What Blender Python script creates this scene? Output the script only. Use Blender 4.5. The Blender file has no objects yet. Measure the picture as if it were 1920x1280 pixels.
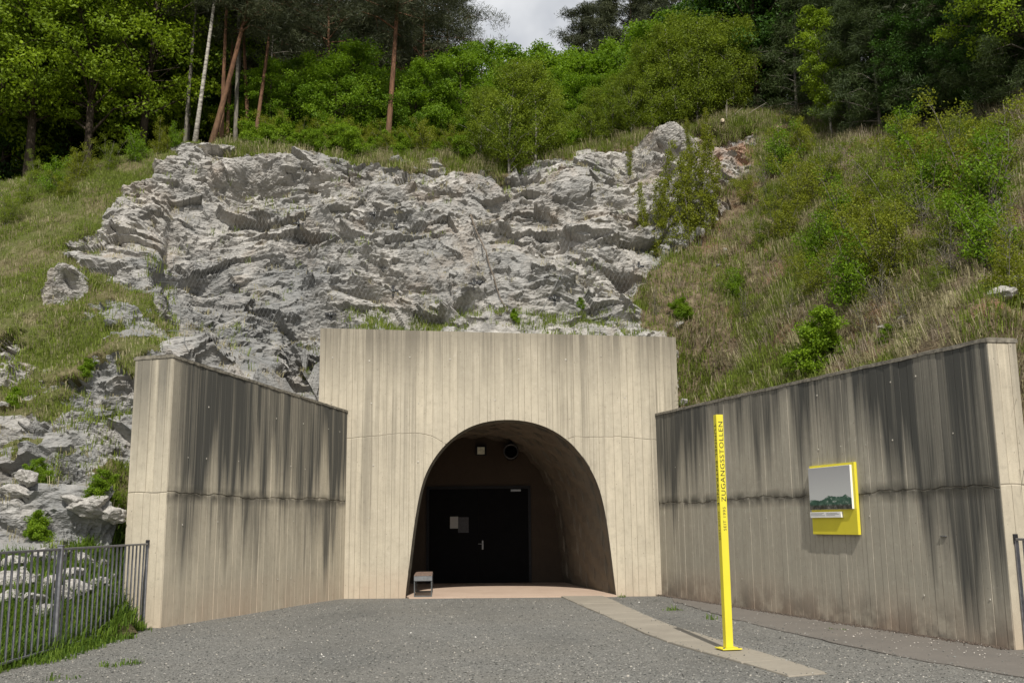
import bpy, bmesh, math, random, time
import numpy as np
from mathutils import Vector, Matrix
from mathutils.bvhtree import BVHTree
T0 = time.time()
S = bpy.context.scene
COL = S.collection
R = math.radians
# ------------------------------------------------------------------ camera
FPX, CX, CY = 1900.0, 960.0, 640.0          # focal length and centre in photograph pixels
EYE = 1.6
PITCH, ROLL = math.atan(340.0 / 1900.0), R(0.5)
cam_d = bpy.data.cameras.new('camera'); cam = bpy.data.objects.new('camera', cam_d); COL.objects.link(cam)
cam_d.sensor_width = 36.0; cam_d.lens = 36.0 * FPX / 1920.0
cam_d.clip_start = 0.1; cam_d.clip_end = 3000
cam.matrix_world = (Matrix.Translation((0, 0, EYE)) @ Matrix.Rotation(math.pi / 2 + PITCH, 4, 'X') @ Matrix.Rotation(-ROLL, 4, 'Z'))
S.camera = cam
# ------------------------------------------------------------------ sky and sun
SUN_EL, SUN_AZ = R(47.0), R(4.5)             # behind the camera, slightly to the right
to_sun = Vector((math.sin(SUN_AZ) * math.cos(SUN_EL), -math.cos(SUN_AZ) * math.cos(SUN_EL), math.sin(SUN_EL)))
W = bpy.data.worlds.new('World'); S.world = W; W.use_nodes = True
nt = W.node_tree; nt.nodes.clear()
o = nt.nodes.new('ShaderNodeOutputWorld'); b = nt.nodes.new('ShaderNodeBackground'); sk = nt.nodes.new('ShaderNodeTexSky')
sk.sky_type = 'NISHITA'; sk.sun_disc = False; sk.sun_elevation = SUN_EL; sk.sun_rotation = math.pi - SUN_AZ
sk.dust_density = 2.0
tc = nt.nodes.new('ShaderNodeTexCoord'); nz = nt.nodes.new('ShaderNodeTexNoise'); nz.inputs['Scale'].default_value = 2.2
nz.inputs['Detail'].default_value = 6; nz.inputs['Roughness'].default_value = 0.55
rp = nt.nodes.new('ShaderNodeValToRGB'); rp.color_ramp.elements[0].position = 0.36; rp.color_ramp.elements[0].color = (.12, .12, .12, 1)
rp.color_ramp.elements[1].position = 0.52; rp.color_ramp.elements[1].color = (.97, .97, .97, 1)
mx = nt.nodes.new('ShaderNodeMix'); mx.data_type = 'RGBA'; mx.inputs['B'].default_value = (12.0, 12.2, 12.5, 1)
nt.links.new(tc.outputs['Generated'], nz.inputs['Vector']); nt.links.new(nz.outputs['Fac'], rp.inputs['Fac'])
nt.links.new(rp.outputs['Color'], mx.inputs['Factor']); nt.links.new(sk.outputs['Color'], mx.inputs['A'])
nt.links.new(mx.outputs['Result'], b.inputs['Color']); b.inputs['Strength'].default_value = 0.06
nt.links.new(b.outputs['Background'], o.inputs['Surface'])
sd = bpy.data.lights.new('sun', 'SUN'); sd.energy = 4.3; sd.angle = R(0.53); sd.color = (1.0, 0.95, 0.87)
sun = bpy.data.objects.new('sun', sd); COL.objects.link(sun); sun.location = (0, 0, 40)
sun.rotation_euler = (-to_sun).to_track_quat('-Z', 'Y').to_euler()
S.view_settings.view_transform = 'Standard'; S.view_settings.look = 'None'
S.view_settings.exposure = 0.2; S.view_settings.gamma = 1.0; S.view_settings.use_curve_mapping = False
S.render.engine = 'CYCLES'
# ------------------------------------------------------------------ pixel helpers (a pixel is only a direction)
cp, sp_ = math.cos(PITCH), math.sin(PITCH); cr, sr = math.cos(ROLL), math.sin(ROLL)
def ray(px, py):
    dx, dy = (px - CX) / FPX, (CY - py) / FPX
    u = dx * cr + dy * sr; v = -dx * sr + dy * cr
    return Vector((u, cp - sp_ * v, sp_ + cp * v))
def at(px, py, Y):
    d = ray(px, py); t = Y / d.y
    return Vector((d.x * t, Y, EYE + d.z * t))
def gnd(px, py, z=0.0):
    d = ray(px, py); t = (z - EYE) / d.z
    return Vector((d.x * t, d.y * t, z))
def onplane(px, py, p0, n):
    d = ray(px, py); o_ = Vector((0, 0, EYE)); t = (Vector(p0) - o_).dot(n) / d.dot(n)
    return o_ + d * t
def proj(P):
    P = np.asarray(P, float); x = P[:, 0]; y = P[:, 1]; z = P[:, 2] - EYE
    w = y * cp + z * sp_; v = -y * sp_ + z * cp
    w = np.where(w < .1, .1, w); u = x / w; v = v / w
    return np.stack([CX + FPX * (u * cr - v * sr), CY - FPX * (u * sr + v * cr)], 1)
# ------------------------------------------------------------------ noise
_pr = np.random.RandomState(7); _perm = np.concatenate([_pr.permutation(256)] * 3)
_gr = np.array([[1,1,0],[-1,1,0],[1,-1,0],[-1,-1,0],[1,0,1],[-1,0,1],[1,0,-1],[-1,0,-1],[0,1,1],[0,-1,1],[0,1,-1],[0,-1,-1],[1,1,0],[-1,1,0],[0,-1,1],[0,-1,-1]], float)
def pn(P, seed=0):
    P = np.asarray(P, float) + seed * 17.37
    i = np.floor(P).astype(int); f = P - i; u = f * f * f * (f * (f * 6 - 15) + 10); i &= 255
    r = np.zeros(len(P))
    for a in (0, 1):
        wx = u[:, 0] if a else 1 - u[:, 0]
        for b_ in (0, 1):
            wy = u[:, 1] if b_ else 1 - u[:, 1]
            for c in (0, 1):
                wz = u[:, 2] if c else 1 - u[:, 2]
                h = _perm[_perm[_perm[(i[:, 0] + a) & 255] + ((i[:, 1] + b_) & 255)] + ((i[:, 2] + c) & 255)] & 15
                g = _gr[h]
                r += wx * wy * wz * (g[:, 0] * (f[:, 0] - a) + g[:, 1] * (f[:, 1] - b_) + g[:, 2] * (f[:, 2] - c))
    return r
def fbm(P, oct=4, seed=0, gain=.5):
    P = np.asarray(P, float); r = 0; a = 1.0
    for k in range(oct):
        r = r + a * pn(P * 2 ** k, seed + k * 3); a *= gain
    return r
def ridged(P, oct=4, seed=0, gain=.5):
    P = np.asarray(P, float); r = 0; a = 1.0
    for k in range(oct):
        r = r + a * (1 - 2 * np.abs(pn(P * 2 ** k, seed + k * 3))); a *= gain
    return r
def sstep(a, b_, x):
    t = np.clip((x - a) / (b_ - a), 0, 1); return t * t * (3 - 2 * t)
# ------------------------------------------------------------------ mesh / object helpers
def mesh_np(name, V, F, mat=None, smooth=False, tone=None):
    V = np.asarray(V, np.float32); F = np.asarray(F, np.int32); k = F.shape[1]
    me = bpy.data.meshes.new(name)
    me.vertices.add(len(V)); me.vertices.foreach_set('co', V.ravel())
    me.loops.add(F.size); me.loops.foreach_set('vertex_index', F.ravel())
    me.polygons.add(len(F)); me.polygons.foreach_set('loop_start', np.arange(0, F.size, k, dtype=np.int32))
    me.polygons.foreach_set('use_smooth', np.full(len(F), smooth))
    if tone is not None:
        at_ = me.attributes.new('tone', 'FLOAT', 'FACE'); at_.data.foreach_set('value', np.asarray(tone, np.float32))
    me.update(calc_edges=True)
    if mat: me.materials.append(mat)
    return me
def link(name, me, parent=None):
    ob = bpy.data.objects.new(name, me); COL.objects.link(ob)
    if parent: ob.parent = parent
    return ob
def tag(ob, label=None, cat=None, group=None, kind=None):
    if label: ob['label'] = label
    if cat: ob['category'] = cat
    if group: ob['group'] = group
    if kind: ob['kind'] = kind
    return ob
def empty(name, loc=(0, 0, 0), rz=0.0, label=None, cat=None, group=None):
    e = bpy.data.objects.new(name, None); COL.objects.link(e); e.location = loc; e.rotation_euler = (0, 0, rz)
    e.empty_display_size = .2
    return tag(e, label, cat, group)
class MB:
    """collects vertices and faces of one mesh"""
    def __init__(s): s.v = []; s.f = []
    def box(s, x0, x1, y0, y1, z0, z1, bev=0.0):
        n = len(s.v)
        if bev <= 0:
            s.v += [(x0,y0,z0),(x1,y0,z0),(x1,y1,z0),(x0,y1,z0),(x0,y0,z1),(x1,y0,z1),(x1,y1,z1),(x0,y1,z1)]
            s.f += [[n+i for i in q] for q in ((0,3,2,1),(4,5,6,7),(0,1,5,4),(1,2,6,5),(2,3,7,6),(3,0,4,7))]
        else:
            bm = bmesh.new(); bmesh.ops.create_cube(bm, size=1)
            for v in bm.verts: v.co = Vector(((x0+x1)/2 + v.co.x*(x1-x0), (y0+y1)/2 + v.co.y*(y1-y0), (z0+z1)/2 + v.co.z*(z1-z0)))
            bmesh.ops.bevel(bm, geom=bm.edges[:], offset=bev, segments=1, affect='EDGES')
            bm.verts.index_update()
            s.v += [tuple(v.co) for v in bm.verts]; s.f += [[n + v.index for v in f.verts] for f in bm.faces]; bm.free()
        return s
    def tube(s, pts, rad, seg=8, caps=True, closed=False):
        pts = [Vector(p) for p in pts]; n0 = len(s.v); m = len(pts)
        if not hasattr(rad, '__len__'): rad = [rad] * m
        prev = None
        for i, p in enumerate(pts):
            d = (pts[min(i+1, m-1)] - pts[max(i-1, 0)])
            if d.length < 1e-9: d = Vector((0, 0, 1))
            d.normalize()
            if prev is None: a = d.orthogonal().normalized()
            else: a = (prev - d * prev.dot(d)).normalized()
            prev = a; b_ = d.cross(a)
            for k in range(seg):
                t = 2 * math.pi * k / seg
                s.v.append(tuple(p + (a * math.cos(t) + b_ * math.sin(t)) * rad[i]))
        for i in range(m - 1):
            for k in range(seg):
                k2 = (k + 1) % seg
                s.f.append([n0+i*seg+k, n0+i*seg+k2, n0+(i+1)*seg+k2, n0+(i+1)*seg+k])
        if caps:
            s.f.append([n0 + k for k in range(seg)][::-1]); s.f.append([n0 + (m-1)*seg + k for k in range(seg)])
        return s
    def poly(s, pts): n = len(s.v); s.v += [tuple(p) for p in pts]; s.f.append(list(range(n, n + len(pts)))); return s
    def build(s, name, mat, parent=None, smooth=False):
        me = bpy.data.meshes.new(name); me.from_pydata(s.v, [], s.f); me.update()
        if mat: me.materials.append(mat)
        if smooth: me.polygons.foreach_set('use_smooth', np.full(len(me.polygons), True))
        return link(name, me, parent)
# ------------------------------------------------------------------ materials
class NT:
    def __init__(s, name, rough=.8, spec=.3):
        s.m = bpy.data.materials.new(name); s.m.use_nodes = True; s.t = s.m.node_tree
        s.b = s.t.nodes['Principled BSDF']; s.out = s.t.nodes['Material Output']
        s.b.inputs['Roughness'].default_value = rough; s.b.inputs['Specular IOR Level'].default_value = spec
        s._tc = None
    def n(s, typ, **k):
        nd = s.t.nodes.new('ShaderNode' + typ)
        for a, v in k.items(): setattr(nd, a, v)
        return nd
    def L(s, a, b_): s.t.links.new(a, b_)
    def put(s, sock, v):
        if hasattr(v, 'links') or hasattr(v, 'is_output'): s.L(v, sock)
        else:
            if isinstance(v, (tuple, list)) and len(v) == 3 and sock.type == 'RGBA': v = (*v, 1)
            sock.default_value = v
    def coord(s, which='Object', scale=(1, 1, 1), loc=(0, 0, 0)):
        if s._tc is None: s._tc = s.n('TexCoord')
        mp = s.n('Mapping'); mp.inputs['Scale'].default_value = scale; mp.inputs['Location'].default_value = loc
        s.L(s._tc.outputs[which], mp.inputs['Vector']); return mp.outputs['Vector']
    def pos(s, scale=(1, 1, 1), loc=(0, 0, 0)):
        g = s.n('NewGeometry'); mp = s.n('Mapping'); mp.inputs['Scale'].default_value = scale; mp.inputs['Location'].default_value = loc
        s.L(g.outputs['Position'], mp.inputs['Vector']); return mp.outputs['Vector']
    def noise(s, vec, scale=1.0, detail=3, rough=.5, dist=0.0):
        nd = s.n('TexNoise'); s.L(vec, nd.inputs['Vector']); nd.inputs['Scale'].default_value = scale
        nd.inputs['Detail'].default_value = detail; nd.inputs['Roughness'].default_value = rough; nd.inputs['Distortion'].default_value = dist
        return nd.outputs['Fac']
    def voro(s, vec, scale, out='Distance', rnd=1.0):
        nd = s.n('TexVoronoi'); s.L(vec, nd.inputs['Vector']); nd.inputs['Scale'].default_value = scale
        nd.inputs['Randomness'].default_value = rnd; return nd.outputs[out]
    def ramp(s, f, a, b_, ca=0.0, cb=1.0):
        nd = s.n('MapRange'); nd.clamp = True
        s.put(nd.inputs['Value'], f); nd.inputs['From Min'].default_value = a; nd.inputs['From Max'].default_value = b_
        s.put(nd.inputs['To Min'], ca); s.put(nd.inputs['To Max'], cb); return nd.outputs['Result']
    def math(s, op, a, b_=0.0):
        nd = s.n('Math', operation=op); s.put(nd.inputs[0], a); s.put(nd.inputs[1], b_); return nd.outputs[0]
    def mix(s, f, a, b_, blend='MIX'):
        nd = s.n('Mix', data_type='RGBA', blend_type=blend); s.put(nd.inputs['Factor'], f); s.put(nd.inputs['A'], a); s.put(nd.inputs['B'], b_)
        return nd.outputs['Result']
    def crgb(s, f, stops):
        nd = s.n('ValToRGB'); cr_ = nd.color_ramp
        while len(cr_.elements) < len(stops): cr_.elements.new(.5)
        for e, (p, c) in zip(cr_.elements, stops): e.position = p; e.color = (*c, 1)
        s.put(nd.inputs['Fac'], f); return nd.outputs['Color']
    def sep(s, vec):
        nd = s.n('SeparateXYZ'); s.L(vec, nd.inputs[0]); return nd.outputs
    def objrand(s): return s.n('ObjectInfo').outputs['Random']
    def attr(s, name): nd = s.n('Attribute'); nd.attribute_name = name; return nd.outputs['Fac']
    def color(s, c): s.put(s.b.inputs['Base Color'], c); return s
    def bump(s, h, strength=.4, dist=.02):
        nd = s.n('Bump'); nd.inputs['Strength'].default_value = strength; nd.inputs['Distance'].default_value = dist
        s.L(h, nd.inputs['Height']); s.L(nd.outputs['Normal'], s.b.inputs['Normal']); return s
def plain(name, col, rough=.5, metal=0.0, var=.12, scale=9, spec=.4, bump=0.0):
    s = NT(name, rough, spec); n = s.noise(s.pos(), scale, 4)
    dk = tuple(c * (1 - var) for c in col); lt = tuple(min(1, c * (1 + var)) for c in col)
    s.color(s.mix(s.ramp(n, .3, .7), dk, lt)); s.b.inputs['Metallic'].default_value = metal
    if bump: s.bump(s.noise(s.pos(), 60, 3), bump, .005)
    return s.m
# ------------------------------------------------------------------ key ground points of the concrete walls
LF, LB = gnd(300, 1176), gnd(651, 1119)            # left wing: front corner, back corner of its inner face
RF, RB = gnd(1904, 1218), gnd(1241, 1115)          # right wing
def frame(p, q):
    x = (q - p); L_ = x.length; x.normalize(); y = Vector((0, 0, 1)).cross(x)
    return Matrix(((x.x, y.x, 0, p.x), (x.y, y.y, 0, p.y), (x.z, y.z, 1, p.z), (0, 0, 0, 1))), L_
PA, PB = gnd(655, 1120), gnd(1240, 1115)
_d = (PB - PA).normalized(); _n = Vector((_d.y, -_d.x, 0))
def P_on(px, py, off=0.0): return onplane(px, py, PA - _n * off, _n)
PL = P_on(601, 615); PR = P_on(1267, 632)
MP, PLEN = frame(Vector((PL.x, PL.y, 0)), Vector((PR.x, PR.y, 0))); MPi = MP.inverted()
PTOP = (PL.z + PR.z) / 2
ML, LLEN = frame(LF, LB); MLi = ML.inverted(); MR, RLEN = frame(RB, RF); MRi = MR.inverted()
WTOP = 4.05; LT, RT = .75, .45
WT_L = lambda s: 4.43 + (4.17 - 4.43) * s / LLEN
WT_R = lambda s: 4.045 + (3.935 - 4.045) * s / RLEN
def loc(Mi, p): return Mi @ p
# ------------------------------------------------------------------ ground materials
g = NT('gravel_ground', .95, .2)
p = g.pos()
big = g.noise(p, .35, 4); mid = g.noise(p, 3.0, 4); v1 = g.voro(p, 55, 'Color'); vd = g.voro(p, 55); fine = g.noise(p, 140, 2)
bw = g.n('RGBToBW'); g.L(v1, bw.inputs[0])
c = g.crgb(bw.outputs[0], [(0, (.085, .083, .078)), (.45, (.17, .168, .155)), (.8, (.25, .245, .225)), (1, (.36, .35, .32))])
c = g.mix(g.ramp(big, .35, .7, 0, .45), c, (.21, .195, .165)); c = g.mix(g.ramp(g.noise(g.pos((1, .35, 1)), .55, 3), .48, .66, 0, .4), c, (.10, .10, .094))
c = g.mix(g.ramp(mid, .4, .75, 0, .3), c, (.11, .108, .10))
g.color(c); g.bump(g.math('ADD', g.math('MULTIPLY', vd, -1.0), g.math('MULTIPLY', fine, .4)), .9, .02)
M_gravel = g.m
def slabmat(name, ca, cb, stain=(.16, .12, .09)):
    g = NT(name, .9, .25); p = g.pos()
    n1 = g.noise(p, 1.3, 5, .6); n2 = g.noise(p, 14, 4, .6); n3 = g.noise(p, 90, 2)
    c = g.mix(g.ramp(n1, .3, .7), ca, cb); c = g.mix(g.ramp(n2, .5, .8, 0, .45), c, stain); c = g.mix(g.ramp(n3, .55, .75, 0, .25), c, tuple(x * .6 for x in ca))
    c = g.mix(g.math('MULTIPLY', g.objrand(), .18), c, stain)
    g.color(c); g.bump(g.math('ADD', n3, g.math('MULTIPLY', n2, 2.0)), .5, .006); return g.m
M_floor = slabmat('pink_concrete_floor', (.50, .385, .30), (.43, .325, .25), (.33, .24, .175))
M_path = slabmat('path_concrete', (.30, .27, .22), (.24, .215, .175), (.18, .16, .13))
M_gutter = slabmat('brown_crusted_paving', (.15, .135, .118), (.118, .108, .096), (.2, .18, .155))
# ------------------------------------------------------------------ ground sheet
V = []; F = []
xs = np.concatenate([np.linspace(-300, -12, 14), np.linspace(-9, 10, 77), np.linspace(13, 300, 14)])
ys = np.concatenate([np.linspace(-300, 4, 14), np.linspace(6, 24, 73), [27, 30, 34, 45, 80, 300]])
X, Y = np.meshgrid(xs, ys); P = np.stack([X.ravel(), Y.ravel(), 0 * X.ravel()], 1)
inner = (P[:, 0] > -8) & (P[:, 0] < 9) & (P[:, 1] > 6) & (P[:, 1] < 23)
P[:, 2] = np.where(inner, fbm(P * [.5, .5, 1], 3, 5) * .010 - .010, -.02)
nx = len(xs); ii, jj = np.meshgrid(np.arange(nx - 1), np.arange(len(ys) - 1)); a = (jj * nx + ii).ravel()
Fg = np.stack([a, a + 1, a + nx + 1, a + nx], 1)
ground = tag(link('ground', mesh_np('ground', P, Fg, M_gravel, True)), kind='structure')
def strip_sheet(name, left, right, z, mat, seg=24, jit=.0, seed=1, thick=.0):
    """sheet between two polylines of equal length, edges jittered"""
    rs = np.random.RandomState(seed)
    def res(pl):
        pl = np.array([list(q)[:2] for q in pl]); d = np.r_[0, np.cumsum(np.linalg.norm(np.diff(pl, axis=0), axis=1))]; t = np.linspace(0, d[-1], seg + 1)
        return np.stack([np.interp(t, d, pl[:, 0]), np.interp(t, d, pl[:, 1])], 1)
    A, B = res(left), res(right); A = A + rs.randn(*A.shape) * jit; B = B + rs.randn(*B.shape) * jit
    m = 5; V = []
    for i in range(seg + 1):
        for k in range(m + 1):
            q = A[i] * (1 - k / m) + B[i] * k / m; V.append((q[0], q[1], z))
    Fs = [[i*(m+1)+k, i*(m+1)+k+1, (i+1)*(m+1)+k+1, (i+1)*(m+1)+k] for i in range(seg) for k in range(m)]
    n = len(V)
    V += [(x, y, z - .06) for x, y, _ in V]
    for i in range(seg):
        for k in (0, m):
            q = [i*(m+1)+k, (i+1)*(m+1)+k]; Fs.append([q[0], q[1], q[1] + n, q[0] + n])
    for i in (0, seg):
        for k in range(m):
            q = [i*(m+1)+k, i*(m+1)+k+1]; Fs.append([q[0], q[1], q[1] + n, q[0] + n])
    me = mesh_np(name, V, Fs, mat)
    bm = bmesh.new(); bm.from_mesh(me); bmesh.ops.recalc_face_normals(bm, faces=bm.faces); bm.to_mesh(me); bm.free()
    return tag(link(name, me), kind='structure')
inward = Vector((-_n.x, -_n.y, 0)); axis = (inward * 5.0 + _d * -.3).normalized(); TDEP = 5.0
def PT(s, y, z=0.0): return MP @ Vector((s, y, z))
# tunnel floor slab: from just in front of the portal to the door wall
fl = loc(MPi, P_on(762, 1124)).x; fr = loc(MPi, P_on(1155, 1113)).x
strip_sheet('tunnel_floor', [PT(fl + .06, -.22), PT(fl - 1.2, 5.3)], [PT(fr - .02, -.16), PT(fr + .2, 5.3)], .012, M_floor, 10, .012, 3)
# cable duct cover path, slab by slab
pl = [gnd(1017, 1100), gnd(1063, 1123), gnd(1234, 1197), gnd(1481, 1268)]; pr = [gnd(1085, 1100), gnd(1141, 1121), gnd(1243, 1167), gnd(1553, 1261)]
def along(pl, t):
    d = [0]
    for a_, b_ in zip(pl, pl[1:]): d.append(d[-1] + (b_ - a_).length)
    t *= d[-1]
    for k in range(len(pl) - 1):
        if t <= d[k+1] + 1e-9: return pl[k].lerp(pl[k+1], (t - d[k]) / (d[k+1] - d[k]))
    return pl[-1]
root = empty('cable_duct_path', along(pl, .5)); root['kind'] = 'structure'
NS = 14; rr = random.Random(4)
for k in range(NS):
    a0, a1 = k / NS + .0008, (k + 1) / NS - .0008; dz = .009 + rr.uniform(-.003, .004); o_ = root.location
    q = [along(pl, a0), along(pr, a0), along(pr, a1), along(pl, a1)]
    q = [Vector((v.x + rr.uniform(-.012, .012), v.y + rr.uniform(-.01, .01), dz)) - Vector((o_.x, o_.y, 0)) for v in q]
    mb = MB(); cen = sum(q, Vector()) / 4
    top = [v.lerp(cen, .012) for v in q]; low = [Vector((v.x, v.y, dz - .012)) for v in q]; bot = [Vector((v.x, v.y, -.06)) for v in q]
    mb.v = [tuple(v) for v in top + low + bot]; mb.f = [[3, 2, 1, 0]]
    for r_ in (0, 4):
        for i in range(4): j = (i + 1) % 4; mb.f.append([r_ + i, r_ + j, r_ + 4 + j, r_ + 4 + i])
    ob = mb.build('cover_slab', M_path, root)
    bm = bmesh.new(); bm.from_mesh(ob.data); bmesh.ops.recalc_face_normals(bm, faces=bm.faces); bm.to_mesh(ob.data); bm.free()
root.location.z = 0
# crusted brown strip along the right wing
strip_sheet('gutter_strip', [RB + Vector((.2, .1, 0)), RF + Vector((.15, 0, 0)), gnd(2100, 1262)], [gnd(1262, 1127), gnd(1400, 1166), gnd(1560, 1203), gnd(1720, 1236), gnd(2100, 1300)], .004, M_gutter, 44, .022, 8)
# ------------------------------------------------------------------ hillside: height from points read off the photograph
cps = []
def cpx(*a):
    for px, py, Y in a: v = at(px, py, Y); cps.append((v.x, v.y, v.z))
cps += [(-5.75, 9, -.03), (-5.8, 11.5, -.03), (-5.85, 13.5, 0), (-6.0, 15.2, .1), (-8, 12.5, .05), (-12, 12.5, .15), (-20, 12, .5), (-35, 12, 2), (-8, 9, 0), (-20, 5, 0), (-35, 5, .5)]
cpx((110, 1120, 15.0), (200, 1100, 15.9), (150, 1005, 16.6), (30, 1005, 16.3), (190, 900, 17.4), (60, 880, 17.4), (205, 760, 18.7), (60, 750, 19), (255, 690, 19.2),
    (150, 600, 21.2), (20, 600, 21.5), (260, 500, 23.3), (100, 480, 24.6), (0, 450, 25.6), (200, 400, 26.3), (330, 305, 29), (405, 272, 31), (190, 310, 31.2), (0, 345, 30.5))
cpx((345, 640, 21.3), (400, 640, 22.2), (330, 560, 22.9), (420, 530, 25.0), (500, 690, 22.4), (570, 722, 22.6), (450, 705, 20.6), (620, 600, 25.0), (620, 450, 27.6), (620, 312, 30.4),
    (450, 400, 28), (800, 600, 25.3), (800, 450, 27.2), (800, 318, 30.2), (680, 622, 23.6), (930, 614, 23.8), (1000, 450, 27.0), (1000, 330, 29.6), (940, 335, 29.8), (1130, 300, 30.4), (1250, 262, 31.3),
    (1400, 230, 32.3), (1180, 450, 26.8), (1180, 605, 24.6), (1235, 640, 23.9), (1285, 720, 23.2), (1290, 600, 24.1), (1300, 480, 26.3), (1350, 330, 29.5), (1425, 300, 30.0))
cpx((1450, 600, 21.8), (1450, 700, 19.9), (1430, 420, 26.3), (1350, 735, 21.2), (1600, 650, 18.0), (1600, 500, 21.0), (1600, 350, 24.8), (1580, 280, 27.8), (1750, 620, 15.9), (1750, 450, 19.2), (1750, 270, 24.4),
    (1900, 600, 14.1), (1900, 450, 17.0), (1900, 235, 22.6), (1610, 245, 30), (1440, 205, 34), (1880, 620, 13.6))
cps += [(14, 12, 7.0), (14, 22, 12.4), (22, 18, 14), (36, 16, 21), (36, 40, 27), (14, 32, 15.4), (10, 40, 17.3), (-5, 38, 14.2), (3, 37, 14.2), (-14, 38, 14.0), (-26, 32, 12.5), (-40, 25, 9), (-30, 45, 15.5),
        (-10, 60, 18.5), (10, 60, 20.5), (35, 65, 29), (-40, 70, 21), (0, 100, 27), (45, 110, 37), (-45, 110, 29), (9, 9, .6), (14, 6, 3.0), (36, 4, 10)]
for s_, z_ in ((.1, .12), (.7, 1.1), (1.6, 2.3), (2.7, 3.2), (3.8, 3.8), (LLEN - .5, 3.95)): v = ML @ Vector((s_, LT + .08, 0)); cps.append((v.x, v.y, z_))
for s_, z_ in ((.4, 3.75), (2.5, 3.8), (5.0, 3.8), (7.5, 3.75), (RLEN - .6, 3.3)): v = MR @ Vector((s_, RT + .08, 0)); cps.append((v.x, v.y, z_))
v = MP @ Vector((-.35, .1, 0)); cps.append((v.x, v.y, 4.1)); v = MP @ Vector((PLEN + .3, .1, 0)); cps.append((v.x, v.y, 3.8)); cps += [(6.95, 13.1, -.1), (7.0, 12.4, -.3), (7.4, 13.5, 1.2), (8.0, 12.6, 1.3), (7.6, 10.5, -.3), (8.2, 14.8, 4.4)]
for s_ in (.6, 1.9, 3.2, 4.5, 5.8, 6.9): v = MP @ Vector((s_, .34, 0)); cps.append((v.x, v.y, PTOP - .42))
cps = np.array(cps)
def U(r2): return np.where(r2 > 1e-12, r2 * np.log(r2 + 1e-12) * .5, 0)
n = len(cps); d2 = ((cps[:, None, :2] - cps[None, :, :2]) ** 2).sum(-1)
A = np.zeros((n + 3, n + 3)); A[:n, :n] = U(d2) + np.eye(n) * .08; A[:n, n] = 1; A[:n, n+1:] = cps[:, :2]; A[n, :n] = 1; A[n+1:, :n] = cps[:, :2].T
sol = np.linalg.solve(A, np.r_[cps[:, 2], 0, 0, 0])
def hz(xy):
    xy = np.atleast_2d(np.asarray(xy, float)); out = np.zeros(len(xy))
    for s0 in range(0, len(xy), 20000):
        q = xy[s0:s0 + 20000]; d2 = ((q[:, None, :] - cps[None, :, :2]) ** 2).sum(-1)
        out[s0:s0 + 20000] = U(d2) @ sol[:n] + sol[n] + q @ sol[n+1:]
    return out
def spaced(knots):
    out = []
    for (a, b_, h) in knots: out.append(np.arange(a, b_ - 1e-6, h))
    return np.concatenate(out)
xs = spaced([(-70, -20, 2.5), (-20, -15, .4), (-15, -13, .1), (-13, 9.6, .044), (9.6, 15, .12), (15, 75, 2.5)])
ys = spaced([(9, 13, .4), (13, 15.4, .1), (15.4, 18, .034), (18, 32.6, .0275), (32.6, 36, .12), (36, 50, .8), (50, 140, 3)])
X, Y = np.meshgrid(xs, ys); XY = np.stack([X.ravel(), Y.ravel()], 1)
Z = hz(XY); P = np.column_stack([XY, Z])
pp = proj(P)
def polydist(q, poly):
    """signed distance in pixels, positive inside"""
    poly = np.array(poly, float); ins = np.zeros(len(q), bool); dm = np.full(len(q), 1e9)
    for (x0, y0), (x1, y1) in zip(poly, np.roll(poly, -1, 0)):
        e = np.array([x1 - x0, y1 - y0]); t = np.clip(((q[:, 0] - x0) * e[0] + (q[:, 1] - y0) * e[1]) / (e @ e), 0, 1)
        dm = np.minimum(dm, np.hypot(q[:, 0] - x0 - t * e[0], q[:, 1] - y0 - t * e[1]))
        c_ = ((y0 > q[:, 1]) != (y1 > q[:, 1]))
        ins ^= c_ & (q[:, 0] < (x1 - x0) * (q[:, 1] - y0) / (y1 - y0 + 1e-12) + x0)
    return np.where(ins, dm, -dm)
rock_poly = [(395, 270), (470, 283), (560, 296), (700, 306), (900, 316), (940, 330), (1010, 300), (1120, 287), (1250, 248), (1340, 240), (1415, 250), (1425, 300), (1350, 360), (1330, 430),
             (1240, 490), (1185, 560), (1200, 612), (1240, 640), (1275, 660), (1275, 800), (640, 880), (500, 850), (320, 760), (300, 660), (300, 560), (240, 530), (150, 500), (135, 450), (250, 360), (330, 290)]
low_poly = [(250, 690), (330, 690), (330, 1000), (232, 1030), (0, 1030), (-400, 1060), (-400, 820), (0, 800), (120, 740), (190, 680)]
out1 = [(70, 575), (105, 530), (160, 505), (175, 560), (120, 580)]; out2 = [(170, 585), (215, 560), (275, 600), (262, 615), (200, 605)]; out3 = [(240, 500), (300, 470), (312, 590), (285, 575)]
sd1 = polydist(pp, rock_poly); sd2 = polydist(pp, low_poly); sdo = np.maximum.reduce([polydist(pp, q) for q in (out1, out2, out3)])
nb = fbm(P * .9, 4, 11)
front = (XY[:, 1] < 33.4)
rk = np.maximum(sd1 + nb * 34, np.minimum(sd2, 45) + fbm(P * .8, 4, 23) * 85 - 8)
rk = np.maximum(rk, sdo + nb * 16); sd3 = polydist(pp, [(40, 620), (150, 560), (300, 590), (335, 700), (250, 760), (60, 800), (-200, 860), (-200, 700)]); rk = np.maximum(rk, np.minimum(sd3, 40) + fbm(P * 1.0, 4, 171) * 95 - 42)
rk = np.where(front, rk, -200)
rock = sstep(-10, 10, rk)
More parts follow.
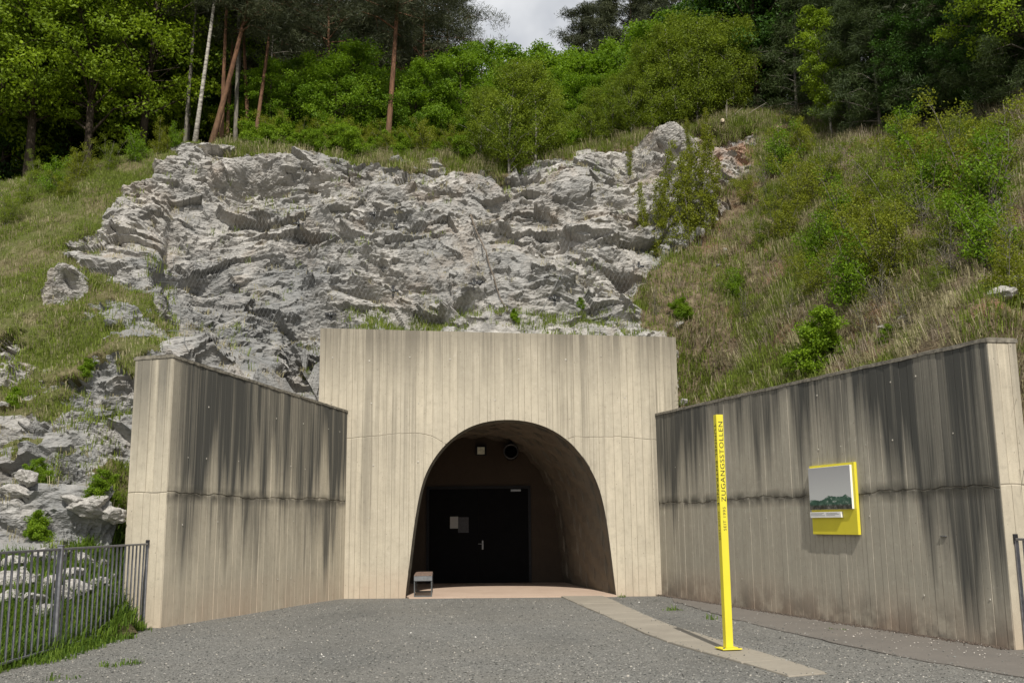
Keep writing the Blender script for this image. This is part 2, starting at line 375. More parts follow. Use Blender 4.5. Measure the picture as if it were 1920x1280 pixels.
# smooth normal, made more horizontal so that beds project as ledges
h = .25; gx = (hz(XY + [h, 0]) - hz(XY - [h, 0])) / (2 * h); gy = (hz(XY + [0, h]) - hz(XY - [0, h])) / (2 * h)
Nn = np.column_stack([-gx, -gy, np.full(len(gx), .42)]); Nn /= np.linalg.norm(Nn, axis=1)[:, None]
need = rock > .001
Q = P[need]; D = np.zeros(len(P))
wq = np.column_stack([fbm(Q * .45, 3, 31), fbm(Q * .45, 3, 37), fbm(Q * .45, 3, 41)]); Qw = Q + wq * .9
dip = Q[:, 2] + Q[:, 0] * .07 + fbm(Q * .25, 2, 3) * .55
ang = sstep(2, 8, Q[:, 0] + fbm(Q * .3, 2, 61) * 1.5)          # beds dip more steeply to the right
dip = dip + ang * (Q[:, 0] - 4) * .30
def ledge(t, sharp=.78): f = t - np.floor(t); return np.where(f < sharp, f / sharp, (1 - f) / (1 - sharp))
amp = .45 + 1.0 * sstep(-.25, .35, fbm(Q * .5, 3, 71))
Bd = np.column_stack([Q[:, 0], Q[:, 1], dip]) + wq * .12
def facets(B, size, seed, tilt):
    """angular broken blocks: every point takes the offset and the tilted plane of its nearest seed"""
    q = B / np.array(size); base = np.floor(q).astype(int); best = np.full(len(q), 1e9); val = np.zeros(len(q))
    for ox in (-1, 0, 1):
        for oy in (-1, 0, 1):
            for oz in (-1, 0, 1):
                c_ = base + [ox, oy, oz]; h0 = _perm[_perm[_perm[(c_[:, 0] + seed) & 255] + (c_[:, 1] & 255)] + (c_[:, 2] & 255)]
                r1 = _perm[h0 + 1] / 255.; r2 = _perm[h0 + 57] / 255.; r3 = _perm[h0 + 131] / 255.
                dx = q[:, 0] - c_[:, 0] - r1; dy = q[:, 1] - c_[:, 1] - r2; dz_ = q[:, 2] - c_[:, 2] - r3; d2_ = dx * dx + dy * dy + dz_ * dz_
                m_ = d2_ < best; best[m_] = d2_[m_]
                v_ = (_perm[h0 + 200] / 255. - .5) + tilt * (dx * (r2 - .5) * 2 + dy * (r3 - .5) * 2 + dz_ * (r1 - .35) * 2); val[m_] = v_[m_]
    return val
gate = sstep(-.2, .25, fbm(Q * .55, 3, 101)); gate2 = sstep(-.25, .2, fbm(Q * .9, 2, 107))
d = fbm(Q * .30, 3, 13) * .9
d += facets(Bd, (2.3, 2.3, .8), 3, 1.0) * .42 + facets(Bd, (.75, .75, .22), 41, 1.0) * (.09 + .16 * gate) + facets(Bd, (.30, .30, .12), 87, .9) * (.045 + .085 * gate2) + facets(Bd, (.15, .15, .07), 133, .8) * .026
d += amp * (ledge(dip * .95, .86) - .5) * .15 + amp * (ledge(dip * 2.9 + fbm(Q * .8, 2, 5) * .5, .82) - .5) * .06
d += fbm(Bd * [8, 8, 15], 2, 47, .55) * .016
qpx = pp[need]
for (cx_, cy_, rx, ry, a_) in ((375, 500, 55, 30, 1.3), (430, 525, 45, 22, 1.4), (1168, 535, 22, 26, .8), (925, 332, 45, 16, .7), (430, 345, 30, 9, .45), (675, 570, 34, 9, .5), (750, 555, 20, 10, .4), (700, 330, 60, 6, .35), (325, 470, 10, 70, .45), (1390, 300, 16, 14, .35), (665, 470, 30, 6, .3), (1080, 395, 70, 14, .3), (1010, 470, 40, 8, .3)):
    q = ((qpx[:, 0] - cx_) / rx) ** 2 + ((qpx[:, 1] - cy_) / ry) ** 2; d -= a_ * np.exp(-q * (1 + .8 * fbm(Q * 1.3, 2, 9)))
for (cx_, cy_, rx, ry, a_) in ((425, 325, 34, 14, .55), (160, 535, 40, 30, .5), (235, 590, 50, 22, .35), (285, 530, 26, 50, .5), (1255, 265, 40, 16, .4), (1370, 290, 40, 30, .5), (200, 960, 60, 26, .3)):
    q = ((qpx[:, 0] - cx_) / rx) ** 2 + ((qpx[:, 1] - cy_) / ry) ** 2; d += a_ * np.exp(-q)
slope_q = np.hypot(gx[need], gy[need]); D[need] = d * rock[need] * sstep(.30, .95, slope_q)
soil = (1 - rock)
near = (XY[:, 1] < 50) & (soil > .01)
ds = np.zeros(len(P)); ds[near] = fbm(P[near] * .6, 4, 83) * .22 + fbm(P[near] * 3.0, 3, 89) * .05
D += ds * soil
YARD = [(-5.72, 5), (-5.74, 12), (-5.76, LF.y + .12)] + [tuple((M_ @ Vector((s_, y_, 0)))[:2]) for M_, s_, y_ in ((ML, .16, LT - .12), (ML, .6, LT - .06), (ML, LLEN - .3, LT - .06), (MP, .08, .10), (MP, .15, .30), (MP, PLEN - .15, .30), (MP, PLEN - .08, .10), (MR, .3, RT - .06), (MR, RLEN - .05, RT - .06))] + [(RF.x + .75, RF.y - .1), (RF.x + 1.0, 9), (RF.x + 1.2, 5)]
wd = np.full(len(P), -9.0); nearw = (XY[:, 1] < 27) & (np.abs(XY[:, 0]) < 12); wd[nearw] = polydist(XY[nearw], YARD)
D *= sstep(.0, 1.1, -wd)
Pd = P + Nn * D[:, None]
for Mi_, L_, T_, wt_ in ((MLi, LLEN, LT, WT_L), (MRi, RLEN, RT, WT_R), (MPi, PLEN, .3, lambda s: PTOP - .06)):   # earth never stands above a wall's coping right behind it
    sx_ = Pd[:, 0] * Mi_[0][0] + Pd[:, 1] * Mi_[0][1] + Mi_[0][3]; sy_ = Pd[:, 0] * Mi_[1][0] + Pd[:, 1] * Mi_[1][1] + Mi_[1][3]
    m_ = (sx_ > .02) & (sx_ < L_ + .3) & (sy_ > -.3) & (sy_ < T_ + 1.2)
    Pd[m_, 2] = np.minimum(Pd[m_, 2], wt_(np.clip(sx_[m_], 0, L_)) - .14 + np.maximum(0, sy_[m_] - T_ + .05) * 1.9)
low = (XY[:, 1] < 16.5) & (XY[:, 0] < -5.3); Pd[low] = P[low] + (Pd[low] - P[low]) * sstep(13, 16.5, XY[low][:, 1])[:, None]
nx = len(xs); ii, jj = np.meshgrid(np.arange(nx - 1), np.arange(len(ys) - 1)); a = (jj * nx + ii).ravel()
FQ = np.stack([a, a + 1, a + nx + 1, a + nx], 1); FC = P[FQ].mean(1)
# courtyard and portal are cut out of the hillside
ins = polydist(FC[:, :2], YARD) > 0
keep = ~ins & ~((FC[:, 1] < 17) & (FC[:, 2] < -.25))
fr_rock = rock[FQ].mean(1)
isr = (fr_rock > .5) & keep; iss = keep & ~isr
# ---- rock and soil materials
g = NT('pale_dolomite_rock', .92, .2); p = g.pos()
n1 = g.noise(p, .35, 5, .55); n2 = g.noise(p, 1.7, 6, .62, .6); n3 = g.noise(g.pos((1, 1, 3.4)), 5.0, 6, .68); n4 = g.noise(p, 38, 3, .6); n5 = g.noise(g.pos(loc=(13, 5, 2)), .8, 5, .6)
c = g.crgb(n2, [(.30, (.175, .17, .16)), (.44, (.305, .293, .272)), (.58, (.42, .40, .37)), (.75, (.60, .575, .535))])
c = g.mix(g.ramp(n1, .44, .60, 0, .72), c, (.225, .227, .222))
c = g.mix(g.ramp(n5, .53, .70, 0, .62), c, (.25, .19, .135))
c = g.mix(g.ramp(n3, .54, .76, 0, .45), c, (.20, .19, .17)); c = g.mix(g.ramp(n4, .55, .75, 0, .45), c, (.55, .53, .49))
ny = g.sep(g.n('NewGeometry').outputs['Normal'])[2]
c = g.mix(g.math('MULTIPLY', g.ramp(ny, .72, .95), g.ramp(g.noise(p, 2.5, 4), .45, .62, 0, .75)), c, (.19, .165, .085))
rx_, ry_, rz_ = g.sep(p)
gz_ = g.math('MULTIPLY', g.math('MULTIPLY', g.ramp(rx_, -9.6, -8.6), g.ramp(rx_, -3.0, -5.2)), g.math('MULTIPLY', g.ramp(rz_, 9.4, 8.2), g.ramp(g.noise(p, .9, 5, .6), .36, .54, .1, .75))); c = g.mix(gz_, c, (.185, .19, .19))
red = g.math('MULTIPLY', g.ramp(rx_, 5.6, 6.6), g.ramp(g.noise(p, 1.1, 5, .6), .42, .58, 0, .8)); c = g.mix(red, c, (.30, .165, .095))
wv = g.n('VectorMath', operation='ADD'); wn = g.n('TexNoise'); wn.inputs['Scale'].default_value = 3.0; g.L(p, wn.inputs['Vector']); sc_ = g.n('VectorMath', operation='SCALE'); sc_.inputs['Scale'].default_value = .22; g.L(wn.outputs['Color'], sc_.inputs[0]); g.L(g.pos((1, 1, 2.3)), wv.inputs[0]); g.L(sc_.outputs[0], wv.inputs[1])
vf = g.voro(wv.outputs[0], 5.5); vg = g.voro(wv.outputs[0], 14)
c = g.mix(g.ramp(vg, .45, .65, 0, .2), c, (.2, .19, .17))
g.color(c); g.bump(g.math('ADD', g.math('ADD', g.math('MULTIPLY', vf, -2.2), g.math('MULTIPLY', vg, -1.2)), g.math('ADD', g.math('MULTIPLY', n3, 1.5), n4)), .42, .05); M_rock = g.m
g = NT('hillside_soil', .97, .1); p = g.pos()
n1 = g.noise(p, .8, 5, .6); n2 = g.noise(p, 5, 5, .65); n3 = g.noise(p, 45, 3)
c = g.crgb(n2, [(.3, (.07, .05, .032)), (.5, (.15, .115, .072)), (.66, (.23, .185, .12)), (.8, (.30, .26, .19))])
gx_ = g.sep(p)
left = g.ramp(gx_[0], 2.0, -6.0); c = g.mix(g.math('MULTIPLY', left, g.ramp(n1, .38, .6, .3, .85)), c, (.085, .105, .025))
c = g.mix(g.math('MULTIPLY', g.ramp(gx_[0], 3.8, 6.0), g.ramp(n1, .52, .62, 0, .7)), c, (.22, .125, .075))
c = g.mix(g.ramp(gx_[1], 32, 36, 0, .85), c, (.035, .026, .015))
c = g.mix(g.ramp(n3, .6, .75, 0, .4), c, (.3, .26, .2))
g.color(c); g.bump(g.math('ADD', n3, g.math('MULTIPLY', n2, 2.0)), .8, .05); M_soil = g.m
def submesh(name, Fs, mat, smooth):
    used, inv = np.unique(Fs, return_inverse=True)
    return mesh_np(name, Pd[used], inv.reshape(Fs.shape), mat, smooth)
rock_ob = tag(link('rock_face', submesh('rock_face', FQ[isr], M_rock, False)), kind='structure')
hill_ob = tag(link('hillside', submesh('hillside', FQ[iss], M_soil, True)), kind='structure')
bv = keep & (FC[:, 1] < 45)
BVH = BVHTree.FromPolygons(Pd.tolist(), FQ[bv].tolist())
def hit(px, py):
    r_ = BVH.ray_cast(Vector((0, 0, EYE)), ray(px, py).normalized()); return r_[0], r_[1]
def drop(x, y):
    r_ = BVH.ray_cast(Vector((x, y, 60)), Vector((0, 0, -1)))
    return r_[0].z if r_[0] is not None else float(hz([[x, y]])[0])
print('terrain', time.time() - T0, isr.sum(), iss.sum())
# ------------------------------------------------------------------ concrete
def concrete(name, kind, zj):
    g = NT(name, .88, .25); v = g.coord(); x, y, z = g.sep(v)
    big = g.noise(v, .7, 4, .55); mid = g.noise(g.coord(scale=(1, 1, .5)), 3.2, 5, .6); grain = g.noise(g.coord(scale=(26, 26, 1.4)), 1, 4, .65); sand = g.noise(v, 120, 2)
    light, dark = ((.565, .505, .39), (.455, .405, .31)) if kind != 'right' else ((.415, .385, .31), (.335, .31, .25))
    c = g.mix(g.ramp(mid, .3, .7), light, dark); c = g.mix(g.ramp(big, .42, .7, 0, .4), c, (.42, .375, .295))
    c = g.mix(g.math('MULTIPLY', g.objrand(), .34), c, (.33, .30, .24))
    c = g.mix(g.ramp(grain, .5, .85, 0, .34), c, (.24, .215, .17)); c = g.mix(g.ramp(sand, .5, .75, 0, .4), c, (.25, .22, .17)); bl = g.noise(v, 7.5, 6, .7); c = g.mix(g.ramp(bl, .52, .72, 0, .42), c, (.27, .24, .19)); c = g.mix(g.ramp(bl, .44, .28, 0, .35), c, (.60, .55, .45))
    # weathering streaks running down from the top
    wide = g.noise(g.coord(scale=(1.5, 1.5, .10)), 1, 3, .5); narrow = g.noise(g.coord(scale=(7.5, 7.5, .16)), 1, 4, .6); fine = g.noise(g.coord(scale=(24, 24, .3)), 1, 3, .6)
    st = g.math('ADD', g.math('MULTIPLY', wide, .46), g.math('ADD', g.math('MULTIPLY', narrow, .42), g.math('MULTIPLY', fine, .24)))
    dirt = (.062, .062, .056)
    rn_ = g.noise(g.coord(scale=(1.9, 1.9, .02)), 1, 4, .62); rn2 = g.noise(g.coord(scale=(1.3, 1.3, .02), loc=(7, 3, 1)), 1, 4, .62)
    drop_ = g.math('SUBTRACT', WTOP + (.22 if kind == 'left' else 0), z)
    if kind == 'left':
        run = g.ramp(rn_, .32, .62, .7, 3.4); top_ = g.ramp(g.math('SUBTRACT', run, drop_), -.35, .75)
        top_ = g.math('MULTIPLY', top_, g.ramp(st, .42, .58, .38, .97)); top_ = g.math('MULTIPLY', top_, g.ramp(z, zj - .1, zj + .1, .42, 1.0))
        run2 = g.ramp(rn2, .42, .66, .0, 2.3); lo = g.math('MULTIPLY', g.ramp(g.math('SUBTRACT', run2, g.math('SUBTRACT', zj, z)), -.2, .7), g.ramp(st, .46, .62, .25, .85)); lo = g.math('MULTIPLY', lo, g.ramp(z, zj + .05, zj - .05))
        f = g.math('MAXIMUM', top_, lo)
        f = g.math('MULTIPLY', f, g.ramp(x, .0, .5, .35, 1.0))
    elif kind == 'right':
        en = g.ramp(x, RLEN * .72, RLEN - .5); md = g.ramp(x, 3.0, .6)
        run = g.math('ADD', g.ramp(rn_, .36, .64, .1, 2.0), g.math('ADD', g.math('MULTIPLY', en, 2.6), g.math('MULTIPLY', md, .8)))
        f = g.math('MULTIPLY', g.ramp(g.math('SUBTRACT', run, drop_), -.45, .7), g.ramp(st, .42, .60, .40, .98))
        f = g.math('MAXIMUM', f, g.ramp(z, 3.55, WTOP, 0, .75))
        blot = g.math('MULTIPLY', g.ramp(z, .55, .02), g.ramp(g.noise(v, 2.2, 5, .65), .40, .56, 0, .8)); f = g.math('MAXIMUM', f, blot)
    elif kind == 'end':
        f = g.math('MULTIPLY', g.ramp(st, .45, .62, 0, .7), g.ramp(z, 2.2, 4.0))
    else:
        tp = g.ramp(z, PTOP - 1.7, PTOP - .1); f = g.math('MULTIPLY', g.ramp(st, .44, .62, .1, 1), g.math('MULTIPLY', tp, .85))
        f = g.math('MAXIMUM', f, g.math('MULTIPLY', g.ramp(z, PTOP - .75, PTOP - .1), .5)); f = g.math('MAXIMUM', f, g.math('MULTIPLY', g.ramp(st, .56, .68, 0, .5), g.ramp(z, .4, 2.0)))
        dirt = (.125, .112, .088)
    c = g.mix(f, c, dirt)
    if kind in ('left', 'right'):
        jz = g.math('ABSOLUTE', g.math('SUBTRACT', z, g.math('ADD', zj - (.02 if kind == 'left' else .0), g.math('MULTIPLY', g.math('SUBTRACT', g.noise(v, 1.3, 2), .5), .12))))
        c = g.mix(g.math('MULTIPLY', g.ramp(jz, .17, .0), g.ramp(g.noise(v, 3, 4), .32, .55, .1, .9)), c, (.05, .046, .036))
    # reddish splash zone near the ground
    c = g.mix(g.math('MULTIPLY', g.ramp(z, .75, .0), g.ramp(big, .35, .6, .1, .5)), c, (.44, .31, .22))
    # pores
    po = g.voro(g.coord(scale=(1, 1, .6)), 9, 'Distance'); c = g.mix(g.ramp(po, .075, .04, 0, .7), c, (.07, .06, .05))
    g.color(c); g.bump(g.math('ADD', g.math('MULTIPLY', grain, 1.2), g.math('ADD', g.math('MULTIPLY', sand, .6), g.math('MULTIPLY', g.ramp(po, .0, .07), 1.2))), .55, .006)
    return g.m
ZJ = 2.0 * 1.0
zjl = (loc(MLi, onplane(300, 921, LF, ML.col[1].to_3d())).z + loc(MLi, onplane(640, 941, LF, ML.col[1].to_3d())).z) / 2
zjr = (loc(MRi, onplane(1880, 916, RF, MR.col[1].to_3d())).z + loc(MRi, onplane(1240, 941, RF, MR.col[1].to_3d())).z) / 2
print('joint heights', zjl, zjr, 'tops', loc(MLi, onplane(325, 668, LF, ML.col[1].to_3d())).z, loc(MLi, onplane(650, 770, LF, ML.col[1].to_3d())).z,
      loc(MRi, onplane(1852, 632, RF, MR.col[1].to_3d())).z, loc(MRi, onplane(1228, 775, RF, MR.col[1].to_3d())).z, 'portal', PTOP, PLEN, 'L', LLEN, RLEN, LF, LB, RF, RB, PL, PR)
MC_left, MC_right, MC_end, MC_portal = concrete('left_wing_concrete', 'left', zjl), concrete('right_wing_concrete', 'right', zjr), concrete('end_face_concrete', 'end', zjl), concrete('portal_concrete', 'portal', 3.4)
M_coping = plain('weathered_coping', (.17, .155, .125), .95, 0, .45, 14, .2, .6)
M_core = plain('concrete_core', (.25, .22, .17), .9, 0, .2, 6)
M_plug = plain('lime_plug', (.44, .41, .35), .8, 0, .2, 30)
rs = random.Random(21)
def strip(parent, mat, s0, s1, bot, top, mp, off, gap_b, gap_t, name='concrete_strip'):
    """one board-wide band of the cast face: slightly proud or back, with a groove on each side"""
    gw = .0055; ss = [s0 + .0028, s0 + gw]; w = s1 - s0; m = max(1, int(w / .03))
    ss += [s0 + gw + (w - 2 * gw) * i / m for i in range(1, m)] + [s1 - gw, s1 - .0028]
    cols = []
    for k, s in enumerate(ss):
        b_, t_ = bot(s), top(s)
        if t_ - b_ < .004: continue
        edge = k in (0, len(ss) - 1); h = t_ - b_; ch = min(.012, h * .3)
        rows = []
        for r_, z in enumerate((b_, b_ + ch, b_ + h * .5, t_ - ch, t_)):
            dd = off if not edge else off - .004
            if r_ == 0 and gap_b: dd = off - .009
            if r_ == 4 and gap_t: dd = off - .009
            rows.append((s, z, dd))
        cols.append(rows)
    if len(cols) < 2: return None
    mb = MB(); nr = 5; D0 = -.02
    for rows in cols: mb.v += [mp(*r_) for r_ in rows]
    nb_ = len(mb.v)
    for rows in cols: mb.v += [mp(r_[0], r_[1], D0) for r_ in rows]
    nc = len(cols)
    for i in range(nc - 1):
        for j in range(nr - 1): mb.f.append([i*nr+j, (i+1)*nr+j, (i+1)*nr+j+1, i*nr+j+1])
        for j in (0, nr - 1): mb.f.append([i*nr+j, (i+1)*nr+j, nb_+(i+1)*nr+j, nb_+i*nr+j] if j else [nb_+i*nr+j, nb_+(i+1)*nr+j, (i+1)*nr+j, i*nr+j])
    for i in (0, nc - 1):
        for j in range(nr - 1): mb.f.append([i*nr+j, i*nr+j+1, nb_+i*nr+j+1, nb_+i*nr+j] if i == 0 else [i*nr+j+1, i*nr+j, nb_+i*nr+j, nb_+i*nr+j+1])
    return mb.build(name, mat, parent)
def cuts(L_, lo=.11, hi=.21):
    c_ = [0.0]
    while c_[-1] < L_ - hi: c_.append(c_[-1] + rs.uniform(lo, hi))
    if L_ - c_[-1] < .06: c_.pop()
    c_.append(L_); return c_
def wob(a, f, ph): return lambda s: a * (math.sin(s * f + ph) + .6 * math.sin(s * f * 2.7 + ph * 2) + .45 * math.sin(s * f * 7.1 + ph) + .3 * math.sin(s * f * 17 + ph * 3))
def wing(name, M, L_, T, zj, mat, label, front_at):
    wt = WT_L if front_at == 0 else WT_R
    e = empty(name); e.matrix_world = M; tag(e, label, 'wing wall')
    mc = MB().box(.0, L_, .0, T - .0, -.3, 4.0); mc.v = [(x_, y_, wt(x_) - .03 if z_ > 1 else z_) for x_, y_, z_ in mc.v]; mc.build('core', M_core, e)
    wj = wob(.022, 1.3, 1.0 if front_at == 0 else 2.2)
    for lift, (b_, t_, gb, gt) in enumerate(((lambda s: -.2, lambda s: zj + wj(s), False, True), (lambda s: zj + wj(s) + .004, lambda s: wt(s) - .06, True, False))):
        cs = cuts(L_)
        for a_, c_ in zip(cs, cs[1:]):
            strip(e, mat, a_, c_, b_, t_, lambda s, z, d: (s, -d, z), rs.uniform(.004, .011) + (.004 if lift else 0), gb, gt)
    # end face
    if front_at == 0: mp = lambda s, z, d: (-d, T - s, z)
    else: mp = lambda s, z, d: (L_ + d, s, z)
    for lift, (b_, t_, gb, gt) in enumerate(((lambda s: -.2, lambda s: zj + .02 + .008 * math.sin(9 * s), False, True), (lambda s: zj + .024 + .008 * math.sin(9 * s), lambda s: wt(0 if front_at == 0 else L_) - .06, True, False))):
        cs = cuts(T, .12, .2)
        for a_, c_ in zip(cs, cs[1:]): strip(e, MC_end, a_, c_, b_, t_, mp, rs.uniform(.004, .01), gb, gt)
    # rough mortar coping
    n_ = 60; mb = MB(); rows = []
    for i in range(n_ + 1):
        s = -.02 + (L_ + .04) * i / n_; j = rs.uniform(-.006, .006); k = rs.uniform(-.008, .008)
        w_ = wt(s); rows.append([(s, -.024 + j, w_ - .062 + k), (s, -.02 + j, w_ - .01 + j), (s, .03, w_ + k * .7), (s, T - .03, w_ + j), (s, T + .02, w_ - .02), (s, T + .02, w_ - .06)])
    for r_ in rows: mb.v += r_
    for i in range(n_):
        for k in range(6): k2 = (k + 1) % 6; mb.f.append([i*6+k, i*6+k2, (i+1)*6+k2, (i+1)*6+k])
    mb.f.append([0, 1, 2, 3, 4, 5][::-1]); mb.f.append([n_*6 + k for k in range(6)])
    co = mb.build('coping', M_coping, e)
    bm = bmesh.new(); bm.from_mesh(co.data); bmesh.ops.recalc_face_normals(bm, faces=bm.faces); bm.to_mesh(co.data); bm.free()
    # tie hole plugs
    for z0 in (.55, 1.65, 2.75, 3.65):
        s = .35 + rs.uniform(0, .2)
        while s < L_ - .15:
            z = z0 + rs.uniform(-.04, .04); r_ = rs.uniform(.010, .017)
            if rs.random() < .42: MB().tube([(s, -.012, z), (s, -.0185, z)], [r_, r_ * .7], 8).build('tie_plug', M_plug, e)
            s += rs.uniform(.5, .75)
    return e
wing('wing_wall', ML, LLEN, LT, zjl, MC_left, 'board-marked concrete wing wall with dark streaks above its joint, beside the grassy bank with white rocks', 0)
wing('wing_wall', MR, RLEN, RT, zjr, MC_right, 'long board-marked concrete wing wall that carries the yellow information board', 1)
# ------------------------------------------------------------------ portal
arch_px = [(760, 1125), (767.5, 1057), (776, 985.5), (785, 932), (793, 896), (806, 870), (821, 846), (839, 828), (859, 810), (886, 795.6), (922, 787), (954, 785.5), (981, 787), (1011, 794), (1040, 806), (1061, 821),
           (1082, 840), (1103, 870), (1118, 896.5), (1128, 926), (1135.5, 962), (1143, 1012), (1150, 1072), (1155, 1113)]
arch = [loc(MPi, P_on(*q)) for q in arch_px]; arch = [(q.x, max(q.z, 0)) for q in arch]
arch[0] = (arch[0][0] - .01, -.05); arch[-1] = (arch[-1][0] + .01, -.05)
axs, azs = np.array([a_[0] for a_ in arch]), np.array([a_[1] for a_ in arch])
# smooth resample of the outline
tt = np.r_[0, np.cumsum(np.hypot(np.diff(axs), np.diff(azs)))]; tn = np.linspace(0, tt[-1], 64)
def smooth(y):
    r_ = np.interp(tn, tt, y)
    for _ in range(5): r_[1:-1] = r_[1:-1] * .5 + (r_[:-2] + r_[2:]) * .25
    return r_
AX, AZ = smooth(axs), smooth(azs)
AX = np.maximum.accumulate(AX + np.arange(64) * 1e-6)
def zarch(s): return float(np.interp(s, AX, AZ)) if AX[0] < s < AX[-1] else -.2
print('arch', AX[0], AX[-1], AZ.max())
jl = [(655, 822), (700, 817), (745, 813), (780, 812), (810, 818), (833, 830), (850, 842), (960, 870), (1060, 824), (1075, 818), (1110, 820), (1160, 819), (1200, 822), (1240, 825)]
jp = [loc(MPi, P_on(*q)) for q in jl]; jxs, jzs = [q.x for q in jp], [q.z for q in jp]
wjp = wob(.006, 3.0, .4)
def zjp(s): return float(np.interp(s, jxs, jzs)) + wjp(s)
ptop = lambda s: float(np.interp(s, [0, PLEN], [PL.z, PR.z]))
portal = empty('tunnel_portal'); portal.matrix_world = MP; tag(portal, 'tall beige concrete tunnel portal with a rounded arch and dark double door', 'tunnel portal')
mpz = lambda s, z, d: (s, -d, z)
cs = cuts(PLEN, .12, .215)
for a_, c_ in zip(cs, cs[1:]):
    off = rs.uniform(.004, .011)
    strip(portal, MC_portal, a_, c_, lambda s: max(zjp(s) + .003, zarch(s)) if zarch(s) < zjp(s) else zarch(s), ptop, mpz, off, zarch((a_ + c_) / 2) < zjp((a_ + c_) / 2) - .02, False)
    strip(portal, MC_portal, a_, c_, lambda s: zarch(s), lambda s: zjp(s), mpz, off + rs.uniform(-.003, .003), False, True)
# core of the portal: plate with the arch opening
mb = MB(); oy0, oy1 = .0, .62
ring = [(x, z) for x, z in zip(AX, AZ)]
outer = []
for (x, z) in ring:
    t = (x - AX[0]) / (AX[-1] - AX[0]); outer.append((x, None))
top_z = lambda x: ptop(x) - .01
for i in range(len(ring) - 1):
    (x0, z0), (x1, z1) = ring[i], ring[i + 1]
    for yy, fl_ in ((oy0, False), (oy1, True)):
        q = [(x0, yy, z0), (x1, yy, z1), (x1, yy, top_z(x1)), (x0, yy, top_z(x0))]; mb.poly(q[::-1] if fl_ else q)
    mb.poly([(x0, oy0, top_z(x0)), (x1, oy0, top_z(x1)), (x1, oy1, top_z(x1)), (x0, oy1, top_z(x0))])
for x0, x1 in ((0, AX[0]), (AX[-1], PLEN)):
    mb.poly([(x0, oy0, -.3), (x1, oy0, -.3), (x1, oy0, top_z(x1)), (x0, oy0, top_z(x0))]); mb.poly([(x0, oy1, -.3), (x0, oy1, top_z(x0)), (x1, oy1, top_z(x1)), (x1, oy1, -.3)])
    mb.poly([(x0, oy0, top_z(x0)), (x1, oy0, top_z(x1)), (x1, oy1, top_z(x1)), (x0, oy1, top_z(x0))])
for x in (0, PLEN): mb.poly([(x, oy0, -.3), (x, oy1, -.3), (x, oy1, top_z(x)), (x, oy0, top_z(x))])
mb.build('core', M_core, portal)
# vault: rings of cast lining, each a little off its neighbour
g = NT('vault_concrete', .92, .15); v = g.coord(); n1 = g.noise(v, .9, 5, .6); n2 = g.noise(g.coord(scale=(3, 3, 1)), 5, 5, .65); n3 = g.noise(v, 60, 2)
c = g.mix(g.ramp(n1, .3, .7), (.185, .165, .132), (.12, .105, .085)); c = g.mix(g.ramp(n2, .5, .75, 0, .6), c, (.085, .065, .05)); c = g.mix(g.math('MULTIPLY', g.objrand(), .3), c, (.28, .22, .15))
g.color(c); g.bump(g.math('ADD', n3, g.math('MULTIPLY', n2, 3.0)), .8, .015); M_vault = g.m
skew = -.95
yr = [-.004, .16]
while yr[-1] < TDEP - .5: yr.append(yr[-1] + rs.uniform(.34, .62))
yr.append(TDEP + .1)
cxm = (AX[0] + AX[-1]) / 2
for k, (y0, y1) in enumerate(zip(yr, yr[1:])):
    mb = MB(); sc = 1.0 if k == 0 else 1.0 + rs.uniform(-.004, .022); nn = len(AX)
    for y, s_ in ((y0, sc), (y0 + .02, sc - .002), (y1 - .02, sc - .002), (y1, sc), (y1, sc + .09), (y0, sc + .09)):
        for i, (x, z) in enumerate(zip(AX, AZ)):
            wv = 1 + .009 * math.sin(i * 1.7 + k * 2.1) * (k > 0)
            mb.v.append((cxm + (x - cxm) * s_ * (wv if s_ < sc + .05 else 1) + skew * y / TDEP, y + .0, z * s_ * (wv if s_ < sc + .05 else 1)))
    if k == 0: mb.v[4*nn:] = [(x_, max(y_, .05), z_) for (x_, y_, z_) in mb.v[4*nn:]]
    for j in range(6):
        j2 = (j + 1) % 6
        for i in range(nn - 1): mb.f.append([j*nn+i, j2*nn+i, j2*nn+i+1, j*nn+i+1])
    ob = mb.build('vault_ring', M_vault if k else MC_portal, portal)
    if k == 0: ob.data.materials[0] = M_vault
# end wall
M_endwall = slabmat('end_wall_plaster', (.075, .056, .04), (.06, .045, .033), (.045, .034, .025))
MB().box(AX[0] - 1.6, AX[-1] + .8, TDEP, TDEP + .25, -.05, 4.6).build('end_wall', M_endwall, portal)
BP0 = PT(0, TDEP)
def on_end(px, py): return loc(MPi, onplane(px, py, BP0, _n))
M_door = plain('black_door_paint', (.005, .005, .0055), .7, 0, .2, 5, .1); M_steel = plain('brushed_steel', (.25, .25, .25), .45, .8, .15, 30); M_dark = plain('dark_steel', (.02, .02, .022), .55, .1, .2, 12, .2)
M_paper = plain('paper_sheet', (.40, .40, .38), .8, 0, .05, 20); M_notice = plain('grey_notice', (.06, .06, .065), .6, 0, .2, 20)
d0, d1 = on_end(804, 1092), on_end(990, 915); dz = d1.z; dm = (d0.x + d1.x) / 2
fr_ = MB(); fr_.box(d0.x - .07, d0.x, TDEP - .05, TDEP + .01, 0, dz + .07); fr_.box(d1.x, d1.x + .07, TDEP - .05, TDEP + .01, 0, dz + .07); fr_.box(d0.x, d1.x, TDEP - .05, TDEP + .01, dz, dz + .07)
fr_.build('door_frame', M_dark, portal)
